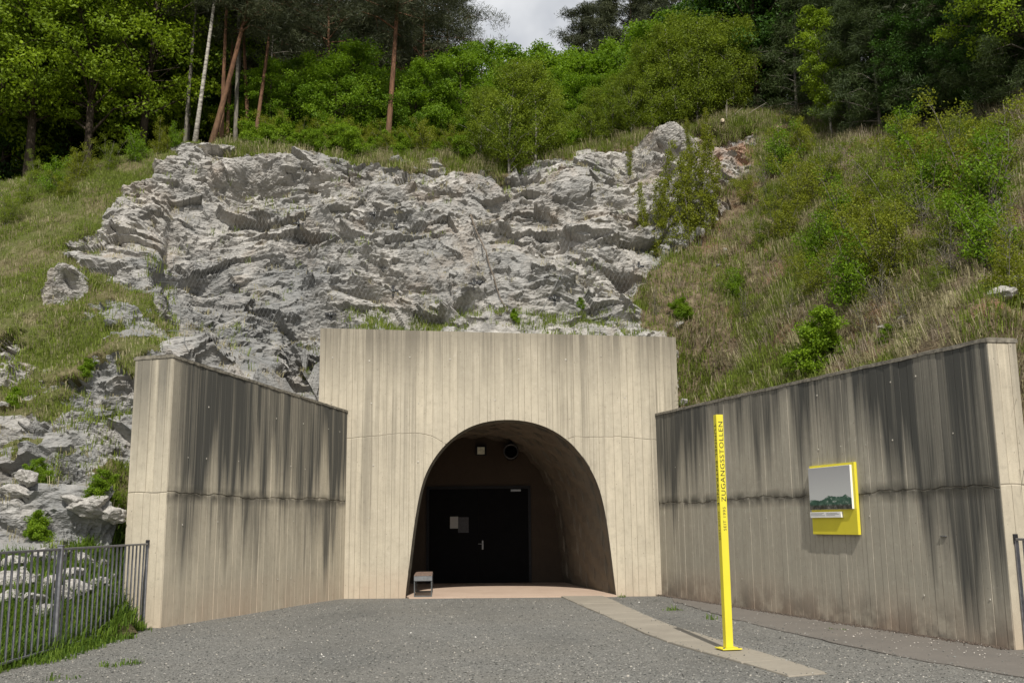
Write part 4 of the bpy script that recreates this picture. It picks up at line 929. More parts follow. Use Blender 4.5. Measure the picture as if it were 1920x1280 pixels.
# fresh green belt behind the crest
GB = 'fresh green broadleaf tree in the belt behind the rock crest'; GGB = 'broadleaf belt behind the crest'
for k, (px, Y, sc) in enumerate(((505, 34.5, .62), (560, 35.5, .75), (622, 34.8, .70), (668, 36.5, .95), (770, 35, .72), (815, 36.5, .85), (862, 35.2, .78), (905, 37, .98), (950, 39, 1.1), (1005, 40, 1.18), (1065, 39, 1.05), (1040, 36, .75), (1110, 37.5, .92),
                                 (1165, 38.5, .98), (1215, 37, .92), (1265, 39, 1.05), (1310, 37, .95), (1355, 38.5, 1.1), (700, 40, 1.0), (590, 39, .95), (530, 38, .9), (880, 42, 1.05), (980, 44, 1.1), (1120, 43, 1.1), (1230, 43, 1.1), (1330, 43, 1.1), (480, 36.5, .7), (750, 38, .85), (640, 37.5, .8), (920, 35.0, .55), (1130, 35.4, .6), (1200, 35, .6), (1085, 35.0, .6), (830, 34.6, .55))):
    x = X_at(px, Y); plant(green[k % 3], x, Y, drop(x, Y) - .1, sc, None, near_label(px, 200, sc, 'fresh green broadleaf tree', CREST, (.72, .97)), 'tree', GGB, (rr.uniform(-.06, .06), rr.uniform(-.06, .06)))
for k, (px, Y, sc) in enumerate(((1095, 52, .80), (1150, 50, .82), (1190, 56, 1.0), (1245, 51, .90), (1300, 53, .96), (1345, 56, 1.0), (1120, 58, .95), (1215, 62, 1.05))):
    x = X_at(px, Y); plant(fpine[k % 2], x, Y, drop(x, Y) - .1, sc, None, 'far dark pine whose top shows above the green belt', 'tree', 'far pines against the sky')
# birches on the crest
bl = (('birch_tree', 955, 326, 1.0, 'olive-leaved birch rooted in the notch at the top of the rock face', 0), ('birch_tree', 1004, 300, .98, 'white-stemmed birch beside the one rooted in the rock notch', 1))
for nm, px, py, sc, lb, v in bl:
    p_, _ = hit(px, py + 6); p_ = p_ or at(px, py, 30); plant(birch[v], p_.x, p_.y + .1, drop(p_.x, p_.y + .1) - .08, sc, None, lb, 'tree')
for k, (px, Y, sc) in enumerate(((1185, 32.6, .75), (1225, 32.8, .95), (1272, 33.0, 1.1), (1310, 33.3, 1.15), (1345, 33.6, 1.1), (1380, 34.2, 1.05), (1150, 33.3, .7), (1290, 34.5, 1.2), (1110, 32.6, .6), (900, 31.6, .75), (1040, 32.2, .7))):
    x = X_at(px, Y); plant(birch[k % 2], x, Y, drop(x, Y) - .1, sc, None, near_label(px, 200, sc, 'olive-green young birch', CREST, (.8, 1.08)), 'tree', 'young birches along the crest')
# right-hand wood
for k, (px, Y, sc) in enumerate(((1425, 35.5, 1.05), (1475, 37, 1.1), (1395, 38, 1.0), (1520, 40, 1.2), (1460, 42, 1.2))):
    x = X_at(px, Y); plant(deep[k % 2], x, Y, drop(x, Y) - .1, sc, None, 'deep green broadleaf tree at the corner where the crest meets the slope', 'tree', 'deep green trees at the corner')
ysap = tree('yellow_sapling', 110, 4.4, .9, 1.1, 40, 5, .24, 60, .075, ML_maple, MB_birch, .045, -.2, 'col', .7, .4, flat=.6)
p_ = at(1558, 236, 29.6); plant(ysap, p_.x, p_.y, drop(p_.x, p_.y) - .1, 1.0, 0, 'yellow-green sapling with a thin pale stem before the dark pines', 'tree')
for k, (px, Y, sc) in enumerate(((1600, 29.2, .95), (1655, 27.8, 1.08), (1705, 27.6, 1.0), (1625, 31.0, 1.2), (1560, 31.5, 1.1), (1745, 26.6, 1.0), (1500, 33, 1.15), (1790, 25.6, .9), (1840, 24.6, .9), (1885, 23.8, .85), (1925, 23.1, .85), (1965, 22.6, .9), (1905, 24.6, 1.1), (1860, 25.6, 1.1), (1815, 26.6, 1.1), (1950, 24.2, 1.1))):
    x = X_at(px, Y); plant(ypine[k % 2], x, Y, drop(x, Y) - .1, sc, None, 'young bushy pine ' + ('near the yellow-green sapling' if px < 1640 else 'in the clump on the slope edge' if px < 1760 else 'hemming the dark pines high on the slope'), 'tree', 'young pines above the dry slope')
for k, (px, Y, sc) in enumerate(((1590, 36, .85), (1650, 32.5, .85), (1700, 29.5, .8), (1760, 27.6, .75), (1815, 26.2, .72), (1870, 25.0, .70), (1925, 24.2, .70), (1790, 29, .9), (1730, 33, 1.0), (1845, 28, .9), (1905, 27, .9), (1975, 25, .8), (1880, 31, 1.0), (1780, 34, 1.0), (1950, 30, 1.0), (1620, 42, 1.0), (1560, 44, 1.05), (1830, 40, 1.1), (1910, 38, 1.1), (1700, 44, 1.1), (2000, 34, 1.0))):
    x = X_at(px, Y); plant(fpine[k % 2], x, Y, drop(x, Y) - .1, sc, None, 'tall dark pine in the shaded wood above the dry slope', 'tree', 'dark pines above the dry slope')
for k, (px, Y, sc) in enumerate(((1775, 25.9, .42), (1835, 25.0, .40), (1885, 24.0, .40), (1920, 23.6, .36), (1690, 28.4, .5), (1540, 35, .8), (1960, 24.5, .5), (1800, 27.3, .55), (1860, 26.3, .55), (1730, 26.8, .45))):
    x = X_at(px, Y); plant(deep[k % 2], x, Y, drop(x, Y) - .1, sc, None, 'low leafy tree under the dark pines above the dry slope', 'tree', 'understorey below the dark pines')
x = X_at(1950, 22.6); plant(maple[1], x, 22.6, drop(x, 22.6) - .1, .58, .4, 'maple with yellow-green sprays at the top of the dry slope', 'tree')
# ------------------------------------------------------------------ shrubs on the slopes
def shrub_at(kind, px, py, sc, label, group=None, cat='shrub', sz=None):
    p_, n_ = hit(px, py)
    if p_ is None: return None
    return plant(kind, p_.x, p_.y, p_.z - .06, sc, None, label, cat, group, (rr.uniform(-.1, .1), rr.uniform(-.1, .1)), ('stems', 'leaves'), sz)
for (px, py, sc) in ((1208, 470, .62), (1232, 484, .8), (1262, 470, .95), (1290, 462, .85), (1312, 448, 1.02), (1330, 436, .8), (1246, 430, .5), (1318, 320, .62), (1296, 315, .5), (1285, 395, .6), (1180, 330, .35)):
    shrub_at(poplar[0], px, py, sc, 'upright yellow-green poplar sapling growing on the right flank of the rock', 'poplar saplings on the rock flank', 'sapling')
k = 0
for (px, py, sc) in ((1500, 400, 1.2), (1560, 360, 1.1), (1462, 330, 1.1), (1612, 480, 1.35), (1690, 440, 1.35), (1750, 400, 1.3), (1830, 370, 1.5), (1885, 345, 1.3), (1600, 570, 1.15), (1660, 530, 1.2), (1425, 470, .8), (1860, 500, 1.0), (1905, 575, .9), (1440, 400, .8),
                     (1540, 500, 1.0), (1720, 340, 1.2), (1800, 300, 1.0), (1380, 560, .6), (1500, 300, 1.0), (1640, 380, 1.2), (1580, 440, 1.1), (1470, 450, .9), (1780, 470, 1.0), (1690, 300, 1.0), (1530, 560, .8), (1760, 560, .6), (1850, 430, 1.3), (1400, 380, .6)):
    shrub_at(shrub[k % 3], px, py, sc * .95, near_label(px, py, sc, 'yellow-green slope shrub', SLOPE), 'shrubs on the dry slope'); k += 1
for (px, py, sc) in ((1740, 430, 1.1), (1865, 430, 1.3), (1650, 570, .7), (1780, 520, .8), (1620, 630, .6), (1430, 350, .8), (1700, 610, .6), (1560, 520, .7), (1400, 600, .6), (1890, 500, .9), (1480, 600, .5), (1230, 590, .5)):
    shrub_at(bareshrub, px, py, sc, near_label(px, py, sc, 'bare twiggy grey shrub', SLOPE, (.65, .95)), 'bare shrubs on the dry slope')
shrub_at(bush[0], 1528, 692, 1.0, 'bright green bush touching the top of the long wing wall')
for (px, py, sc) in ((40, 385, .8), (95, 360, .9), (150, 335, .9), (205, 318, .9), (255, 302, .85), (300, 288, .8), (15, 420, .8), (330, 275, .6), (120, 370, .6), (60, 345, .8), (-30, 400, .9)):
    shrub_at(shrub[k % 3], px, py, sc * .85, 'yellow-green shrub along the edge of the maple wood', 'shrubs along the maple wood'); k += 1
for (px, py, sc) in ((178, 930, .42), (85, 905, .4), (75, 1010, .42), (160, 700, .3), (30, 760, .35), (215, 945, .3)):
    shrub_at(bush[0], px, py, sc, 'small green bush among the white rocks beside the streaked wing wall', 'small bushes among the white rocks')
for (px, py, sc) in ((1285, 598, .5), (965, 600, .28), (1090, 575, .25), (1480, 690, .3), (1660, 640, .3)):
    shrub_at(bush[0], px, py, sc, 'low green tuft bush at the foot of the rock and slope above the walls', 'tuft bushes above the walls')
for k2, (px, Y, sc) in enumerate([(px, 32.8 + (px * 7 % 13) * .12, .55 + (px * 3 % 7) * .06) for px in range(440, 1150, 26)] + [(px, 31.5 + (px * 5 % 11) * .1, .42 + (px * 3 % 7) * .05) for px in range(470, 900, 19)]):
    x = X_at(px, Y); plant((bush if k2 % 3 else shrub)[0], x, Y, drop(x, Y) - .06, sc * 1.3, None, near_label(px, 200, sc, 'crest bush', CREST, (.6, .8), ('tiny', 'small', 'rounded')) + (' at the tree feet' if Y > 32.7 else ' on the rock edge'), 'shrub', 'undergrowth behind the crest', (0, 0), ('stems', 'leaves'))
print('plants', time.time() - T0)
# ------------------------------------------------------------------ grass
FV = Pd[FQ]                                             # corners of every hillside face
fa = np.linalg.norm(np.cross(FV[:, 2] - FV[:, 0], FV[:, 3] - FV[:, 1]), axis=1) * .5
fcen = FV.mean(1); fpx = proj(fcen)
fn = np.cross(FV[:, 2] - FV[:, 0], FV[:, 3] - FV[:, 1]); fn /= np.linalg.norm(fn, axis=1)[:, None] + 1e-9
inview = (fpx[:, 0] > -120) & (fpx[:, 0] < 2040) & (fpx[:, 1] > 120) & (fpx[:, 1] < 1400) & (fcen[:, 1] < 35.5)
def blades(name, dens, n, ln, wid, mat, label, seed, droop=.5, per=7, spread=.07, lean_down=.3, cat='grass', tonef=None):
    rs = np.random.RandomState(seed); w = fa * dens; w = np.where(np.isfinite(w), w, 0); tot = w.sum()
    if tot <= 0: return None
    fi = np.searchsorted(np.cumsum(w) / tot, rs.rand(n)); fi = np.minimum(fi, len(fa) - 1)
    u, v = rs.rand(n, 1), rs.rand(n, 1); q = FV[fi]; base = (q[:, 0] * (1 - u) + q[:, 1] * u) * (1 - v) + (q[:, 3] * (1 - u) + q[:, 2] * u) * v
    nn = fn[fi]; down = np.column_stack([nn[:, 0], nn[:, 1], 0 * u[:, 0]])
    ct = rs.rand(n); cl = rs.uniform(.35, 1.7, n)
    base = np.repeat(base, per, 0) + rs.randn(n * per, 3) * [spread, spread, .01]; down = np.repeat(down, per, 0); m = n * per
    L_ = ln * np.repeat(cl, per) * rs.uniform(.5, 1.2, m); az = rs.uniform(0, 2 * np.pi, m); dr = np.column_stack([np.cos(az), np.sin(az), np.zeros(m)]) * rs.uniform(.1, .9, (m, 1)) + down * lean_down * 2
    b0 = base - [0, 0, .03]; up = np.array([0, 0, 1.0])
    p1 = b0 + (up * .62 + dr * .22) * L_[:, None]; p2 = b0 + (up * (.92 - droop * .45) + dr * (.45 + droop * .5)) * L_[:, None]
    sd_ = np.column_stack([-np.sin(az + rs.randn(m)), np.cos(az), 0 * az]) * (wid * rs.uniform(.6, 1.4, m))[:, None] * .5
    V = np.stack([b0 - sd_, b0 + sd_, p1 + sd_ * .8, p1 - sd_ * .8, p2], 1).reshape(-1, 3)
    k = np.arange(m) * 5; F3 = np.concatenate([np.stack([k, k + 1, k + 2], 1), np.stack([k, k + 2, k + 3], 1), np.stack([k + 3, k + 2, k + 4], 1)])
    tone = np.clip(np.repeat(ct, per) * .6 + rs.rand(m) * .4, 0, 1)
    ob = link(name, mesh_np(name, V, F3, mat, False, np.tile(tone, 3))); return tag(ob, label, cat, None, 'stuff')
wdf = wd[FQ].mean(1); notrock = iss & inview & (wdf < -.12)
px_, py_ = fpx[:, 0], fpx[:, 1]
gn = np.zeros(len(fa)); sel = np.where(inview & keep)[0]; gn[sel] = fbm(fcen[sel] * .7, 3, 151); gn2 = np.zeros(len(fa)); gn2[sel] = fbm(fcen[sel] * 1.6, 3, 157)
leftz = notrock & (fcen[:, 0] < -4.0) & (fcen[:, 1] < 33); rightz = notrock & (fcen[:, 0] > 2.4) & (fcen[:, 1] < 33.5) & ~((px_ < 1200) & (py_ < 500))
bare_soil = polydist(fpx[sel], [(1340, 300), (1430, 270), (1450, 330), (1390, 410), (1330, 460), (1310, 430)]); bs = np.zeros(len(fa)); bs[sel] = sstep(-20, 25, bare_soil)
lush = leftz & (py_ > 985)
blades('bank_grass', leftz * ~lush * (.25 + sstep(-.3, .3, gn)), 24000, .115, .011, ML_grass, 'yellowish green grass covering the bank left of the rock face', 1, .6, 6, .08)
blades('bank_dry_grass', leftz * ~lush * sstep(-.05, .35, -gn2 + .12 + (py_ > 480) * .15), 2300, .17, .010, ML_dry, 'dry straw-coloured grass tufts mixed into the bank left of the rock', 2, .9, 7, .07)
blades('lush_grass', lush * 1.0, 5200, .19, .015, ML_lush, 'tall lush grass behind the railing at the foot of the bank', 3, .4, 6, .07)
blades('slope_dry_grass', rightz * (.10 + sstep(-.10, .3, gn2)) * np.where(px_ < 1500, .6, 1) * (1 - .9 * bs), 9500, .27, .013, ML_dry, 'long dry straw grass covering the slope behind the long wing wall', 4, 1.0, 7, .09, .5)
blades('slope_green_grass', rightz * (np.where(px_ < 1560, .35, .08) + sstep(-.1, .3, gn + (px_ < 1560) * .22 * (py_ > 520))) * (1 - bs), 23000, .19, .013, ML_grass, 'green grass patches on the slope behind the long wing wall', 5, .7, 6, .09, .3)
blades('slope_brush', rightz * sstep(.0, .35, -gn) * (1 - .5 * bs) * np.where(px_ < 1500, .35, 1), 2800, .26, .012, ML_brush, 'grey-brown dead stalks and brush on the dry slope', 6, 1.0, 7, .12, .6, 'brush')
crest = notrock & (fcen[:, 1] > 28.5) & (fcen[:, 0] > -9.5) & (fcen[:, 0] < 8)
blades('crest_grass', crest * 1.0, 9000, .26, .014, ML_grass, 'grass fringe along the crest of the rock face', 7, .8, 6, .09, .4)
blades('crest_dry_grass', crest * sstep(-.2, .3, gn2), 4500, .32, .012, ML_dry, 'dry grass overhanging the crest of the rock face', 8, 1.1, 7, .09, .6)
rockz = isr & inview & (wdf < -.1)
ledge_ = rockz & (fn[:, 2] > .55)
blades('ledge_dry_grass', ledge_ * sstep(.1, .4, gn2) * (fcen[:, 1] < 33), 1500, .17, .011, ML_dry, 'sparse dry grass tufts on ledges of the rock face', 9, 1.0, 6, .06, .5)
blades('ledge_green_grass', ledge_ * (sstep(.05, .4, gn) * .25 + ((px_ > 640) & (px_ < 1260) & (py_ > 585)) * 3 + (px_ < 330) * (py_ > 480) * sstep(-.1, .3, gn) * 2), 2600, .2, .013, ML_grass, 'green grass on rock ledges above the portal and among the white rocks', 10, .7, 6, .06, .4)
# verge along the railing and weeds in the gravel: own little point sets
def tuft_set(name, pts, ln, mat, label, seed, per=8, spread=.05, wid=.012, droop=.6):
    rs = np.random.RandomState(seed); pts = np.asarray(pts); n = len(pts); m = n * per
    b0 = np.repeat(pts, per, 0) + rs.randn(m, 3) * [spread, spread, 0] - [0, 0, .02]; L_ = ln * np.repeat(rs.uniform(.5, 1.4, n), per) * rs.uniform(.5, 1.2, m); az = rs.uniform(0, 6.283, m)
    dr = np.column_stack([np.cos(az), np.sin(az), np.zeros(m)]) * rs.uniform(.15, 1, (m, 1)); up = np.array([0, 0, 1.0])
    p1 = b0 + (up * .6 + dr * .25) * L_[:, None]; p2 = b0 + (up * (.9 - droop * .4) + dr * (.5 + droop * .4)) * L_[:, None]
    sd_ = np.column_stack([-np.sin(az), np.cos(az), 0 * az]) * (wid * rs.uniform(.6, 1.4, m))[:, None] * .5
    V = np.stack([b0 - sd_, b0 + sd_, p1 + sd_ * .8, p1 - sd_ * .8, p2], 1).reshape(-1, 3); k = np.arange(m) * 5
    F3 = np.concatenate([np.stack([k, k + 1, k + 2], 1), np.stack([k, k + 2, k + 3], 1), np.stack([k + 3, k + 2, k + 4], 1)])
    tag(link(name, mesh_np(name, V, F3, mat, False, np.tile(rs.rand(m), 3))), label, 'grass', None, 'stuff')
rs_ = np.random.RandomState(5)
vy = np.r_[rs_.uniform(12.6, 15.4, 230), rs_.uniform(9, 12.6, 60)]; vx = -5.74 + rs_.randn(290) * .09 - .04 + np.where(vy < 12.6, -.12, .05 * np.sin(vy * 5))
tuft_set('verge_grass', np.column_stack([vx, vy, 0 * vx - .01]), .13, ML_lush, 'fringe of grass and weeds growing along the foot of the railing', 11)
wp = []
for px, py, k in ((205, 1246, 5), (240, 1243, 6), (110, 1272, 4), (1262, 1142, 6), (1345, 1160, 3), (1575, 1181, 2), (262, 1180, 8), (275, 1168, 6), (1172, 1118, 3), (880, 1120, 0)):
    c_ = gnd(px, py)
    for _ in range(k): wp.append((c_.x + rs_.randn() * .09, c_.y + rs_.randn() * .06, 0))
tuft_set('gravel_weeds', wp, .11, ML_lush, 'small green weeds growing through the gravel', 12, 9, .04)
# ------------------------------------------------------------------ gravel stones
M_stone = NT('loose_gravel', .9, .25); t = M_stone.attr('tone'); M_stone.color(M_stone.crgb(t, [(0, (.075, .077, .07)), (.5, (.175, .175, .16)), (.9, (.27, .26, .235)), (.955, (.38, .35, .30)), (.985, (.55, .53, .49)), (1, (.66, .64, .6))])); M_stone = M_stone.m
def stones(name, x, y, z, r_, tone, mat, label, seed, cat='gravel'):
    rs = np.random.RandomState(seed); n = len(x); o8 = np.array([[1, 0, 0], [0, 1, 0], [-1, 0, 0], [0, -1, 0], [0, 0, 1], [0, 0, -1]], float)
    V = o8[None] * (r_[:, None, None] * rs.uniform(.55, 1.3, (n, 6, 1))) * [1, 1, .7] + rs.randn(n, 6, 3) * r_[:, None, None] * .18
    a = rs.uniform(0, 6.28, n); c_, s_ = np.cos(a), np.sin(a); V = np.stack([V[:, :, 0] * c_[:, None] - V[:, :, 1] * s_[:, None], V[:, :, 0] * s_[:, None] + V[:, :, 1] * c_[:, None], V[:, :, 2]], 2)
    V += np.column_stack([x, y, z])[:, None]
    f = np.array([[0, 1, 4], [1, 2, 4], [2, 3, 4], [3, 0, 4], [1, 0, 5], [2, 1, 5], [3, 2, 5], [0, 3, 5]]); Fs = (np.arange(n) * 6)[:, None, None] + f[None]
    tag(link(name, mesh_np(name, V.reshape(-1, 3), Fs.reshape(-1, 3), mat, False, np.repeat(tone, 8))), label, cat, None, 'stuff')
n = 46000; y = 9.0 + 13.4 * rs_.rand(n) ** 1.35; x = rs_.uniform(-1, 1, n) * (y * .56)
yp = [(-5.7, 8), (-5.72, LF.y), (LF.x, LF.y), (LB.x, LB.y), (PB.x, PB.y), (RF.x, RF.y), (RF.x + 1.5, 8)]
q = np.column_stack([x, y]); okk = polydist(q, yp) > .02
path_poly = [(v.x, v.y) for v in pl] + [(v.x, v.y) for v in pr[::-1]]; gut = [(v.x, v.y) for v in (RB, RF, gnd(2100, 1300), gnd(1720, 1236), gnd(1560, 1203), gnd(1400, 1166), gnd(1262, 1127))]
okk &= (polydist(q, path_poly) < -.01) & ((polydist(q, gut) < .02) | (rs_.rand(n) < .08)); slab = [PT(fl + .06, -.22), PT(fr - .02, -.16), PT(fr, 1), PT(fl, 1)]; okk &= polydist(q, [(v.x, v.y) for v in slab]) < 0
dp = polydist(q, path_poly); okk |= (dp > 0) & (rs_.rand(n) < np.where(dp < .07, .55, .02)); dg = polydist(q, gut); okk |= (dg > 0) & (dg < .16) & (rs_.rand(n) < .6) & (polydist(q, yp) > .45)
x, y = x[okk], y[okk]; r_ = .007 + .010 * rs_.rand(len(x)) ** 2.5; tone = rs_.rand(len(x)); q2 = np.column_stack([x, y]); gz = fbm(np.column_stack([x, y, 0 * x]) * [.5, .5, 1], 3, 5) * .010 - .010; gz = np.where(polydist(q2, path_poly) > 0, .009, np.where(polydist(q2, gut) > 0, .003, gz))
tone = np.where((tone > .965), np.where(rs_.rand(len(x)) < .09, tone, .9), tone); r_ = np.where(tone > .965, r_ * 1.25, r_)
stones('loose_gravel', x, y, gz + r_ * .35, r_, tone, M_stone, 'loose grey gravel stones with scattered white ones over the forecourt', 31)
# white petals on the brown strip
n = 120; t_ = rs_.rand(n) ** .5; a_ = RB.lerp(RF, .45); b_ = Vector((RF.x + .4, RF.y - .4, 0)); off = rs_.uniform(.12, 1.25, n)
nx_, ny2 = -MR.col[1].x, -MR.col[1].y; x = a_.x + (b_.x - a_.x) * t_ + nx_ * off; y = a_.y + (b_.y - a_.y) * t_ + ny2 * off
stones('fallen_petals', x, y, np.full(n, .012), np.full(n, .011) * rs_.uniform(.5, 1.3, n), np.full(n, .99), plain('petal_white', (.42, .385, .345), .8, 0, .1, 30), 'pale fallen petals and crumbs scattered on the brown strip by the long wing wall', 33, 'petals')
# dark dirt crumbs along the wall foot
n = 2600; t_ = rs_.rand(n); off = np.abs(rs_.randn(n)) * .07; x = RB.x + (RF.x - RB.x) * t_ + nx_ * off; y = RB.y + (RF.y - RB.y) * t_ + ny2 * off
stones('wall_foot_debris', x, y, np.full(n, .01), np.full(n, .014) * rs_.uniform(.4, 1.3, n), rs_.rand(n) * .45, plain('dark_debris', (.085, .065, .05), .9, 0, .5, 40), 'dark leaf litter and crumbs along the foot of the long wing wall', 34, 'debris')
# ------------------------------------------------------------------ boulders
g = NT('white_boulder_rock', .9, .2); v = g.coord(); n1 = g.noise(v, 3.5, 6, .65); n2 = g.noise(v, 18, 4, .6)
c = g.crgb(n1, [(.3, (.24, .23, .21)), (.5, (.42, .40, .37)), (.7, (.58, .56, .52))]); c = g.mix(g.ramp(n2, .55, .75, 0, .5), c, (.2, .185, .16)); g.color(c); g.bump(g.math('ADD', n2, g.math('MULTIPLY', n1, 2.0)), .8, .03); M_boulder = g.m
def boulder_mesh(seed):
    bm = bmesh.new(); bmesh.ops.create_icosphere(bm, subdivisions=4, radius=1); co = np.array([v.co[:] for v in bm.verts])
    rs = np.random.RandomState(seed); d = np.ones(len(co))
    for _ in range(16):
        nrm = rs.randn(3); nrm /= np.linalg.norm(nrm); t = rs.uniform(.5, .8); pr_ = co @ nrm; co -= np.outer(np.maximum(pr_ - t, 0), nrm) * .98
    co += (co / np.linalg.norm(co, axis=1)[:, None]) * (fbm(co * 2.6 + seed, 4, seed, .6) * .10)[:, None]
    for v, c_ in zip(bm.verts, co): v.co = c_
    me = bpy.data.meshes.new('boulder'); bm.to_mesh(me); bm.free(); me.materials.append(M_boulder); return me
bms = [boulder_mesh(300 + k) for k in range(5)]
def boulder(px, py, s, label, group=None, k=0, flat=.7):
    p_, _ = hit(px, py)
    if p_ is None: return
    o_ = link('boulder', bms[k % 5]); o_.location = p_ + Vector((0, -s * .15, s * .28)); o_.rotation_euler = (rr.uniform(-.3, .3), rr.uniform(-.3, .3), rr.uniform(0, 6.28)); o_.scale = (s * rr.uniform(.85, 1.35), s * rr.uniform(.8, 1.1), s * flat); tag(o_, label, 'boulder', group)
BL = 'white broken boulder in the heap behind the railing'
k = 0
for (px, py, s) in ((30, 1060, .22), (75, 1052, .26), (150, 1052, .2), (20, 1100, .25), (55, 1095, .2), (95, 1100, .24), (130, 1085, .22), (170, 1075, .18), (190, 1062, .16), (118, 1120, .2), (60, 1130, .2), (150, 1110, .24), (185, 1100, .2), (15, 1128, .18), (80, 1150, .15), (205, 1085, .15), (40, 1080, .18), (210, 1120, .14)):
    boulder(px, py, s, BL, 'white boulders behind the railing', k); k += 1
for (px, py, s) in ((165, 965, .28), (205, 972, .26), (140, 945, .2), (185, 945, .2), (222, 968, .18), (30, 930, .2), (55, 905, .25)):
    boulder(px, py, s, 'white boulder embedded in the grass above the heap by the streaked wing wall', 'white boulders in the bank grass', k); k += 1
for (px, py, s) in ((1272, 612, .16), (1283, 756, .14), (1590, 535, .12), (1540, 540, .1), (1660, 620, .14), (1690, 600, .1), (1410, 700, .08), (1880, 560, .25), (1905, 540, .2), (1360, 470, .09), (1345, 500, .08), (1700, 480, .08)):
    boulder(px, py, s, 'pale stone lying on the dry grass slope', 'pale stones on the dry slope', k); k += 1
# ------------------------------------------------------------------ rock anchors and the net they hold
M_galv = plain('galvanised_steel', (.22, .225, .22), .6, .3, .2, 20)
for k, (px, py) in enumerate(((737, 546), (889, 533), (1198, 501), (744, 428), (439, 536), (702, 402), (1240, 330), (560, 420), (900, 700 - 170), (1040, 560), (620, 590), (520, 500))):
    p_, n_ = hit(px, py)
    if p_ is None: continue
    e = empty('rock_anchor', p_, 0, 'steel rock anchor plate with bolt fixed to the rock face', 'rock anchor', 'anchors on the rock face')
    d_ = -ray(px, py); d_.z = 0.1; e.rotation_euler = d_.normalized().to_track_quat('-Y', 'Z').to_euler()
    MB().box(-.14, .14, -.06, -.03, -.025, .025, .004).build('plate', M_dark, e); MB().box(-.03, .03, -.0298, -.015, -.15, .15, .003).build('cross_plate', M_dark, e)
    MB().tube([(0, .3, 0), (0, -.14, .01)], .018, 8).build('bolt', M_dark, e); MB().tube([(0, -.058, 0), (0, -.095, 0)], .038, 6).build('nut', M_galv, e)
def drape(pxs, lift=.05, n=30):
    out = []
    for (x0, y0), (x1, y1) in zip(pxs, pxs[1:]):
        for i in range(n):
            t = i / n; p_, n_ = hit(x0 + (x1 - x0) * t, y0 + (y1 - y0) * t)
            if p_ is not None: out.append(p_ + (Vector((0, 0, EYE)) - p_).normalized() * lift)
    # taut: pull points onto the outer hull by smoothing
    for _ in range(6):
        out = [out[0]] + [Vector((out[i].x, min(out[i].y, (out[i-1].y + out[i+1].y) / 2 - .0), (out[i-1].z + out[i].z + out[i+1].z) / 3)) for i in range(1, len(out) - 1)] + [out[-1]]
    return out
for pxs, lb in ((((325, 480), (345, 640), (360, 668)), 'steel edge cable of the rock net running down beside the dark hollow'), (((345, 610), (430, 650), (520, 690)), 'thin steel net cable slanting across the foot of the rock'), (((1075, 400), (1060, 500), (1000, 610)), 'thin steel net cable down the right half of the rock face')):
    tag(MB().tube(drape(pxs), .006, 5).build('net_cable', M_galv), lb, 'cable')
M_root = plain('dead_root_bark', (.13, .105, .08), .9, 0, .3, 20)
pts = drape(((880, 405), (905, 460), (925, 520), (938, 560), (955, 592)), .06, 10); tag(MB().tube(pts, [.024 - .014 * i / len(pts) for i in range(len(pts))], 6).build('dead_branch', M_root, None, True), 'thin dead branch hanging down the middle of the rock face', 'branch')
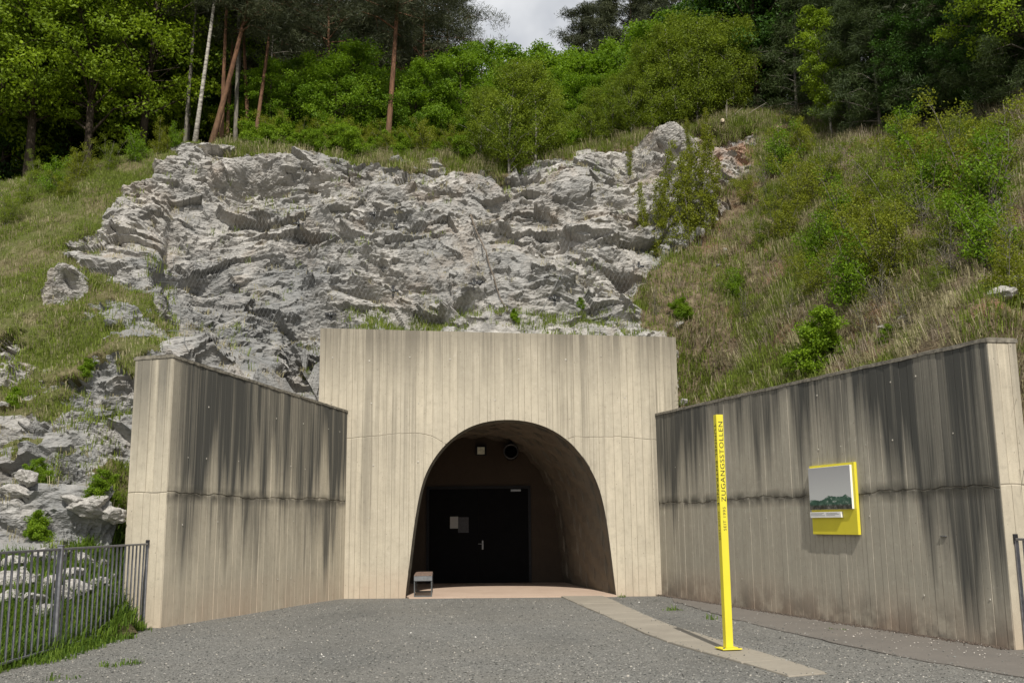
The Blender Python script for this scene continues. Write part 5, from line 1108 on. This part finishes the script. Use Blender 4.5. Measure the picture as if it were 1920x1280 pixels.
# log on the crest
p_ = at(1350, 212, 32.0); zc = drop(p_.x, 32.0); lg = empty('fallen_log', (p_.x, 32.0, zc), 0, 'sawn log end with bare twigs on the crest above the reddish rock', 'log')
MB().tube([(0, -.35, .12), (.2, .5, .15), (.5, 1.2, .2)], [.07, .065, .05], 10).build('stem', M_root, lg, True); MB().tube([(0, -.362, .12), (0, -.349, .12)], .062, 10).build('sawn_face', plain('cut_wood', (.5, .42, .3), .8, 0, .2, 30), lg)
for k in range(5):
    a_ = rr.uniform(-.3, .9); MB().tube([(.3, .4, .2), (.3 + a_ * .6, .3, .5 + .2 * k / 5), (.3 + a_ * 1.5, .2, .55 + rr.uniform(.1, .5))], [.018, .013, .005], 5).build('twig', plain('bare_twig', (.35, .31, .26), .9, 0, .2, 20), lg)
# chain-link style net over the lower face: one draped mesh of thin wires
def net(x0, x1, y0, y1, cell, label):
    nx, ny = int((x1 - x0) / cell), int((y1 - y0) / cell); G = np.full((ny + 1, nx + 1, 3), np.nan)
    for j in range(ny + 1):
        for i in range(nx + 1):
            p_, _ = hit(x0 + cell * (i + .5 * (j % 2)), y0 + cell * j)
            if p_ is not None: G[j, i] = p_
    from_cam = G - [0, 0, EYE]; dist = np.linalg.norm(from_cam, axis=2)
    for _ in range(10):
        dd = dist.copy(); dd[1:-1, 1:-1] = np.minimum(dist[1:-1, 1:-1], (dist[:-2, 1:-1] + dist[2:, 1:-1] + dist[1:-1, :-2] + dist[1:-1, 2:]) / 4); dist = dd
    G = from_cam / np.linalg.norm(from_cam, axis=2)[:, :, None] * (dist - .04)[:, :, None] + [0, 0, EYE]
    A_, B_ = [], []
    for j in range(ny):
        for i in range(nx + 1):
            for i2 in ((i, i + 1) if j % 2 else (i - 1, i)):
                if 0 <= i2 <= nx: A_.append(G[j, i]); B_.append(G[j + 1, i2])
    A_, B_ = np.array(A_), np.array(B_); ok_ = np.isfinite(A_).all(1) & np.isfinite(B_).all(1); A_, B_ = A_[ok_], B_[ok_]; ok_ = np.linalg.norm(A_ - B_, axis=1) < .9; A_, B_ = A_[ok_], B_[ok_]
    r_ = .0011; o3 = np.array([[1, 0, 0], [-.5, 0, .87], [-.5, 0, -.87]]) * r_
    V = np.concatenate([A_[:, None] + o3, B_[:, None] + o3], 1).reshape(-1, 3); k = np.arange(len(A_)) * 6
    Fs = np.concatenate([np.stack([k + a, k + (a + 1) % 3, k + 3 + (a + 1) % 3, k + 3 + a], 1) for a in range(3)])
    tag(link('rock_net', mesh_np('rock_net', V, Fs, M_galv)), label, 'net', None, 'stuff')
net(330, 1190, 400, 625, 8.0, 'fine steel wire netting draped over the rock face'); print('done', time.time() - T0)
